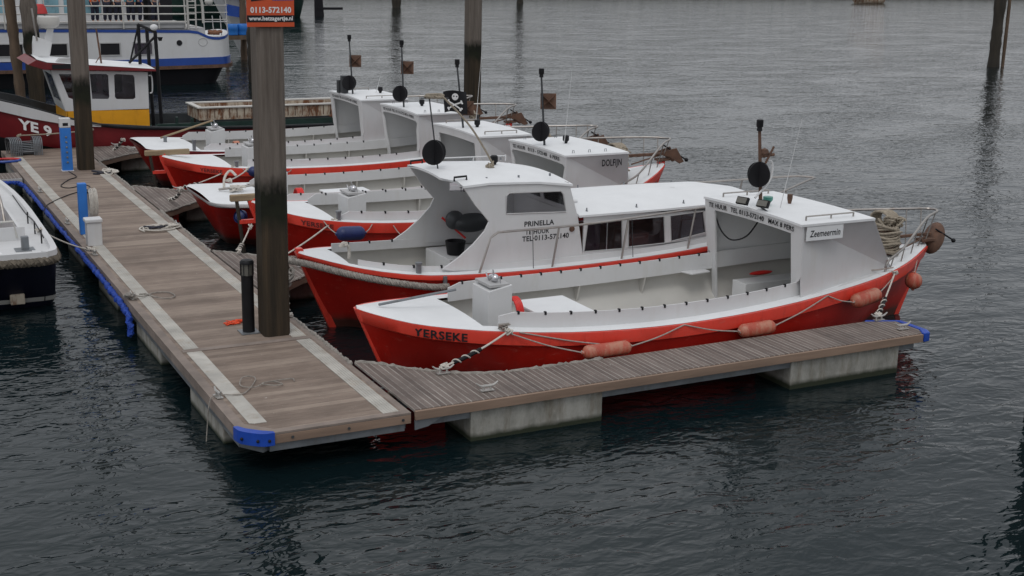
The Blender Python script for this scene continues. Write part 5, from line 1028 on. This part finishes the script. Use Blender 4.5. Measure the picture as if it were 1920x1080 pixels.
b.loft(rings, True, False, True); hu = b.build('upper_hull', 'white', t, True)
b = MB(); b.loft([[(x, shp(x) - .05, .98 + .02 * 0 + .12 * max(0, (x + 8) / 8)), (x, shp(x) - .05, .62 + .12 * max(0, (x + 8) / 8)), (x, 5.35 - shp(x), .62), (x, 5.35 - shp(x), .98)] for x in xs_], True, False, True)
b.xf(lambda x, y_, z: (x * 1.003 + .06, y_, z + .15)); b.build('blue_band', 'shipblue', t, True)
b = MB(); b.loft([[(x, shp(x) - .12, .78 + .1 * max(0, (x + 8) / 8)), (x, shp(x) - .12, .62 + .1 * max(0, (x + 8) / 8)), (x, 5.42 - shp(x), .62), (x, 5.42 - shp(x), .78)] for x in xs_], True, False, True); b.xf(lambda x, y_, z: (x * 1.008 + .15, y_, z)); b.build('rubbing_strake', 'rust', t, True)
b = MB(); b.loft([[(x * .985 - .25, min(2.6, shp(x) + .15), .7), (x * .97 - .9, min(2.6, shp(x) + .6), -.8), (x * .97 - .9, max(2.7, 4.7 - shp(x)), -.8), (x * .985 - .25, max(2.7, 5.15 - shp(x)), .7)] for x in xs_], True, False, True); b.build('lower_hull', 'letter', t, True)
b = MB()
b.loft([[(x, shp(x) - .02, top(x) - .10), (x, shp(x) - .02, top(x) + .03), (x, shp(x) + .06, top(x) + .03), (x, shp(x) + .06, top(x) - .10)] for x in xs_], True, False, True); b.build('blue_gunwale', 'shipblue', t, True)
for (x0, x1) in ((-11.35, -10.3), (-9.45, -8.3), (-6.75, -5.85), (-5.15, -4.3)):
    b = MB(); b.bb(x0, x1, -.005 + .05, .03 + .02, 1.42, 1.96); o = b.build('window', 'glassd' if x0 > -5.5 else 'letter', t, False, .01); b = MB(); b.plate([(x0 - .06, 1.37), (x1 + .06, 1.37), (x1 + .06, 2.01), (x0 - .06, 2.01)], [[(x0, 1.42), (x1, 1.42), (x1, 1.96), (x0, 1.96)]], lambda x, z: (x, .02, z), (0, .035, 0)); b.build('window_frame', 'grey', o)
b = MB(); b.lathe([(.14, 0), (.14, .03)], (-2.95, .06, 1.95), 16, Matrix.Rotation(math.pi / 2, 3, 'X')); b.build('porthole', 'letter', t)
b = MB(); b.tube([(-1.78 + .22 * math.cos(a), -.0 + .05, 1.98 + .19 * math.sin(a)) for a in np.linspace(0, 2 * math.pi, 24)[:-1]], .02, 6, True); b.build('hawse_ring', 'grey', t)
b = MB(); b.bb(-26, -1.6, .3, 5.0, 2.3, 2.66); b.build('main_deck', 'grey', t)
b = MB(); b.bb(-26, -2.6, .1, 5.1, 2.68, 2.92); b.bb(-26, -2.62, .02, .12, 2.90, 2.96); b.build('deck_house_base', 'grey', t)
b = MB(); b.bb(-26, -4.2, 2.2, 5.0, 2.92, 5.6); sh2 = b.build('superstructure', 'white', t)
for k in range(8): b = MB(); x0 = -12 + k * 1.0; b.bb(x0, x0 + .75, 2.15, 2.21, 3.3, 4.6); b.build('window', 'teal' if k < 6 else 'letter', sh2)
b = MB(); b.bb(-3.9, -2.7, 2.4, 4.6, 2.92, 4.9); b.build('dark_opening', 'letter', t)  # black block painted in for the dark inside of an opening
def rail(x0, x1, y_, z0, hs_, posts, name='deck_railing', m='cream', r=.035):
    b = MB()
    for h in hs_: b.tube([(x0, y_, z0 + h), (x1, y_, z0 + h)], r, 6)
    for x in posts: b.tube([(x, y_ - .02, z0 - .3), (x - .05, y_, z0 + max(hs_) + .3)], r * .9, 6)
    return b.build(name, m, t)
rail(-26, -2.55, .05, 2.95, (.03, .40, .78, 1.2), [-2.6, -3.1 - .8, -5.6, -7.4, -9.2, -11.0, -12.6], r=.04)
rail(-1.5, -.25, .9, 2.55, (.38,), [-1.45, -1.0, -.6, -.28], m='white', r=.03); rail(-2.3, -.35, .6, 2.9, (.15, .5, .85, 1.15), [-2.3, -.38], r=.025)
b = MB(); b.tube([(-2.45, .2, 2.6), (-2.45, .2, 4.4)], .06, 6); b.tube([(-2.05, .2, 2.6), (-2.05, .2, 4.4)], .04, 6)
for k in range(5): b.tube([(-2.45, .2, 2.75 + k * .3), (-2.05, .2, 2.75 + k * .3)], .03, 6)
b.build('ladder', 'cream', t); b = MB(); b.tube(spline([(-2.2, .3, 4.0), (-1.9, .3, 4.15), (-1.7, .3, 3.9), (-1.65, .3, 2.9)], 5), .07, 8); b.ell((-1.35, .3, 3.95), (.22, .15, .2), 10, 6); b.build('davit', 'cream', t, True)
b = MB(); b.tube([(-3.2, .9, 2.66), (-3.2, .9, 2.95)], .12, 10); b.build('bollard', 'shipblue', t)
b = MB(); knot(b, (-1.0, .7, 2.42), (.35, .2, .08), 30, 19, .06); tag(b.build('rope_heap', 'brownold', None, True, 0, (SX, SY, 0)), 'brown rope heap on the stern deck of the passenger ship', 'rope')
tag(MB().lathe([(.02, 0), (.46, .0), (.40, .25), (.3, .42), (.02, .44)], (8.7, 65.9, 3.4), 20).build('life_raft_cover', 'shipred', None, True), 'domed red cover behind the radar dome on the passenger ship', 'cover')
# passengers on the deck
def person(label, loc, jacket, trousers, rz=0, lean=0, name='person'):
    def skin(nm, V, E, R, m, parent=None, lc=None):
        me = bpy.data.meshes.new(nm); me.from_pydata(V, E, []); o = bpy.data.objects.new(nm, me); COL.objects.link(o)
        md = o.modifiers.new('s', 'SKIN'); 
        for i, r_ in enumerate(R): me.skin_vertices[0].data[i].radius = (r_, r_)
        me.skin_vertices[0].data[0].use_root = True
        s2 = o.modifiers.new('ss', 'SUBSURF'); s2.levels = 1; s2.render_levels = 1
        dg = bpy.context.evaluated_depsgraph_get(); m2 = bpy.data.meshes.new_from_object(o.evaluated_get(dg)); bpy.data.objects.remove(o); m2.materials.clear(); m2.materials.append(M[m])
        m2.polygons.foreach_set('use_smooth', [True] * len(m2.polygons)); o2 = bpy.data.objects.new(nm, m2); COL.objects.link(o2)
        if parent: o2.parent = parent
        if lc: o2.location = lc; o2.rotation_euler = (0, 0, rz)
        return o2
    V = [(0, 0, .95), (0, 0, 1.15), (0, 0, 1.38), (0, 0, 1.5), (0, -.01, 1.6), (0, -.01, 1.70), (-.17, 0, 1.42), (-.24, -.02, 1.14), (-.22, -.12, .9), (-.22, -.17, .82), (.17, 0, 1.42), (.24, -.02, 1.14), (.22, -.12, .9), (.22, -.17, .82),
         (-.1, 0, .88), (-.11, -.02, .5), (-.11, .02, .08), (-.11, -.14, .03), (.1, 0, .88), (.12, -.02, .5), (.13, .02, .08), (.13, -.14, .03)]
    E = [(0, 1), (1, 2), (2, 3), (3, 4), (4, 5), (2, 6), (6, 7), (7, 8), (8, 9), (2, 10), (10, 11), (11, 12), (12, 13), (0, 14), (14, 15), (15, 16), (16, 17), (0, 18), (18, 19), (19, 20), (20, 21)]
    R = [.13, .12, .14, .055, .09, .085, .055, .04, .03, .03, .055, .04, .03, .03, .08, .055, .04, .035, .08, .055, .04, .035]
    o = skin(name, V, E, R, 'skin', None, loc); tag(o, label, 'person', 'people at the ship railing')
    skin('jacket', V[:4][:3] + [V[6], V[7], (-.22, -.10, .94), V[10], V[11], (.22, -.10, .94)], [(0, 1), (1, 2), (2, 3), (3, 4), (4, 5), (2, 6), (6, 7), (7, 8)], [.155, .14, .16, .07, .055, .045, .07, .055, .045], jacket, o)
    skin('trousers', [V[0], V[14], V[15], V[16], V[18], V[19], V[20]], [(0, 1), (1, 2), (2, 3), (0, 4), (4, 5), (5, 6)], [.16, .125, .1, .085, .125, .1, .085], trousers, o)
    h = MB(); h.ell((0, .015, 1.70), (.1, .11, .1), 12, 8); h.build('hair', 'hair', o, True)
    f = MB(); f.ell((0, -.11, 1.62), (.014, .02, .02), 6, 4); f.ell((-.035, -.095, 1.655), (.012, .01, .008), 6, 4); f.ell((.035, -.095, 1.655), (.012, .01, .008), 6, 4); f.build('face', 'skin', o, True)
for (x, jk, lb, rz) in ((11.45, 'jorange', 'person in an orange jacket standing left of the ship rail', .3), (12.05, 'jgrey', 'person in a grey jacket and dark trousers behind the ship rail', 2.8), (12.55, 'jwhite', 'person in a pale jacket near the middle of the ship rail', .1), (13.15, 'jteal', 'person in a teal jacket at the ship rail', -.2), (13.6, 'jblue', 'person in a navy jacket turned sideways at the ship rail', 1.3), (14.3, 'jgrey', 'rightmost person at the ship rail, legs set apart', .5)):
    person(lb, (x, 66.75, 2.93), jk, 'jeans', rz)
# ------------------------------------------------------------------ boats farther out
HB2 = [(0, 1.5), (1, 2.0), (4, 2.6), (9, 2.6), (13, 1.8), (15, .8), (16, .1)]
T1 = Launch('striped_ship', 'ship hull striped blue, white and red, cut off at the top edge beside the sign', 21.3, 82.5, 4.4, [(0, 1.5), (1, 1.9), (2.5, 1.6), (3.6, .8), (4.4, .1)], [(0, 4.1), (4.4, 4.3)], kind='R', band=.3, bandmat='shipred', hullmat='white', group=None, cat='ship', rz=0); T1.hull()
b = MB(); us = list(np.linspace(.3, 3.9, 10)); b.loft([[(u, -T1.half(u) * 1.0 - .04, 3.3 - .2 * u), (u, -T1.half(u) - .03, 2.6 - .15 * u)] for u in us], False); b.build('blue_stripe', 'shipblue', T1.t)
b = MB(); b.loft([[(u, -T1.half(u) * 1.0 - .05, 3.95), (u, -T1.half(u) - .05, 3.6)] for u in us], False); b.build('red_stripe', 'shipred', T1.t)
for k, (x, y_) in enumerate(((21.6, 79.3), (22.25, 79.4))): tag(MB().lathe([(.05, 0), (.33, .02), (.35, .1), (.33, .3), (.35, .33), (.33, .6), (.3, .66), (.02, .66)], (x, y_, 1.45), 18).build('plastic_drum', 'bluepaint', None, True), ['blue drum behind the stern of the passenger ship, the left one', 'blue drum behind the stern of the passenger ship, the right one'][k], 'drum', 'blue drums behind the ship')
b = MB(); b.bb(20.9, 23.0, 78.9, 80.2, 1.2, 1.44); b.tube([(21.2, 79.2, -2), (21.2, 79.2, 1.2)], .12, 8); b.tube([(22.8, 79.2, -2), (22.8, 79.2, 1.2)], .12, 8); tag(b.build('jetty_platform', 'pilebrown', None), 'low timber platform carrying two blue drums', 'jetty')
G1 = Launch('green_hull_ship', 'very dark green hull at the top edge just right of the orange sign', 27.0, 132, 18, [(0, .1), (1, 1.2), (4, 2.6), (9, 3), (14, 3), (17, 2.2), (18, 1.0)], [(0, 6), (18, 6)], kind='P', band=.3, bandmat='darkgreen', hullmat='darkgreen', group=None, cat='ship', zk=-1); G1.hull()
b = MB(); b.plate([(17.6, -.3), (18.6, -.3), (18.4, 2.2), (17.6, 2.2)], [], lambda x, z: (x, -.1, z), (0, .2, 0)); b.bb(17.9, 20.6, -.15, .15, .55, .8); b.build('rudder', 'letter', G1.t)
T2 = Launch('distant_boat', 'tiny cream coloured boat hull at the top edge far out on the right', 148.3, 168.6, 7, [(0, .8), (1, 1.2), (5, 1.4), (6.5, .9), (7, .3)], [(0, .95), (7, 1.2)], kind='R', band=.15, bandmat='rustw', hullmat='rustw', group=None, cat='boat'); T2.hull(); b = MB(); b.bb(1, 6, -.8, .8, .95, 1.1); b.build('deck', 'cream', T2.t)
# ------------------------------------------------------------------ navy blue boat at the left edge
t = thing('navy_boat', 'navy blue hulled motorboat with a white deck, moored at the left edge', 'boat', (1.85, 24.62, 0))
hb = curvef([(0, 1.28), (.12, 1.44), (.5, 1.5), (2, 1.53), (5, 1.5), (7, 1.3), (8.5, .9), (9.6, .35), (10, .05)])
shr = curvef([(0, 1.02), (3, 1.05), (7, 1.2), (10, 1.5)])
us = [0, .05, .12, .3, .6, 1, 2, 3, 4, 5, 6, 7, 8, 8.8, 9.4, 10]
def sec(u, K=8):
    P = []
    for i in range(K + 1):
        q_ = i / K; z = shr(u) - q_ * (shr(u) + .6); P.append((hb(u) * (1 - .0 * q_ - .9 * max(0, q_ - .62) ** 1.3), z))
    return P
b = MB(); rings = []
for u in us:
    P = sec(u); f = max(0, 1 - u / 1.2); rings.append([(y_, u + f * .75 * (shr(u) - z), z) for y_, z in P] + [(-y_, u + f * .75 * (shr(u) - z), z) for y_, z in P[::-1]])
b.loft(rings, False); b.f.append(tuple(range(len(rings[0])))); b.build('hull', 'navy', t, True)
b = MB(); b.loft([[(hb(u) + .012 - .0, u + max(0, 1 - u / 1.2) * .75 * (shr(u) + .0 - z), z) for z in (.0, .1)] for u in us], False); b.loft([[(x, .75 * (1.02 - z) - .012, z) for z in (.0, .1)] for x in np.linspace(-1.25, 1.27, 5)], False); b.build('waterline_stripe', 'cream', t)
def rim(u, o_, dz): return (hb(u) + o_, u if u > .01 else -o_, shr(u) + dz)
path = [(-hb(u) - .0, u, shr(u)) for u in us[::-1]] + [(x, -.03, 1.02) for x in (-1.2, -.6, 0, .6, 1.2)] + [(hb(u) + .0, u, shr(u)) for u in us[1:]]
b = MB()
for k in range(2): b.tube(helix([(x, y_, z - .08) for x, y_, z in path], .035, 150, k * math.pi, 6), .06, 5)
b.build('rope_rub_rail', 'ropedark', t, True)
b = MB(); b.loft([[(hb(u) + .02, u - .02, shr(u)), (hb(u) + .01, u - .02, shr(u) + .10), (hb(u) - .10, u, shr(u) + .11), (hb(u) - .12, u, shr(u) + .02)] for u in us], True, False, True); b.bb(-1.3, 1.3, -.03, .08, 1.0, 1.115); b.build('white_gunwale', 'white', t)
b = MB(); b.loft([[(-hb(u) + .1, u, shr(u) + .02), (-hb(u) + .55, u, shr(u) + .03), (-hb(u) + .55, u, shr(u) + .02)] for u in us], False); b.loft([[(hb(u) - .1, u, shr(u) + .03), (max(.02, hb(u) - .42), u, shr(u) + .035)] for u in us], False); b.bb(-1.3, 1.3, .06, 1.55, .95, 1.045); b.build('side_deck', 'white', t)
b = MB(); b.bb(-1.2, .55, .12, .5, 1.046, 1.055); b.bb(-1.2, .4, .7, 1.3, 1.046, 1.20); b.build('nonslip_panel', 'teal' if 0 else 'deck_litroof', t)
b = MB(); b.bb(-1.2, 1.1, 1.5, 1.56, .2, 1.3); b.bb(1.0, 1.06, 1.55, 6, .3, 1.25); b.build('cockpit_wall', 'white', t)
b = MB(); b.bb(-1.2, 1.0, 1.57, 6, .25, .3); b.build('cockpit_floor', 'letterd', t)
b = MB(); b.bb(.92, 1.05, .55, .68, 1.05, 1.3); b.bb(.8, 1.15, .45, .78, 1.045, 1.06); b.build('bollard', 'steel', t, bev=.01)
b = MB(); b.tube([(-.6, 1.45, 1.42), (.9, 1.5, 1.42), (.95, 1.5, 1.1)], .022, 6); b.build('cross_rail', 'cream', t)
b = MB(); b.tube(spline([(.92, 3.2, 1.1), (.88, 3.6, 1.6), (.7, 4.6, 2.1), (.2, 5.6, 2.3)], 5), .028, 8); b.tube([(.9, 3.2, 1.1), (1.3, 3.3, 1.06)], .02, 6); b.build('arched_rail', 'stain', t, True)
b = MB(); b.tube(spline([(1.32, .6, 1.25), (1.3, 1.4, 1.35), (1.36, 2.4, 1.25), (1.35, 3.4, 1.2), (1.3, 5, 1.3)], 5), .012, 5); [b.tube([(1.33, u, 1.05), (1.33, u, 1.32)], .015, 5) for u in (1.0, 1.9, 2.9)]; b.build('side_line', 'black', t)
b = MB(); b.box((.78, .60, .12), (.26, .1, .2)); b.build('exhaust_outlet', 'rustw', t, False, .02)
snub_line('line tying the navy boat to the middle cleat on the left edge', (3.25, 26.5, 1.15), (4.3, 27.0, .55), .05, dark=(.9, .98))
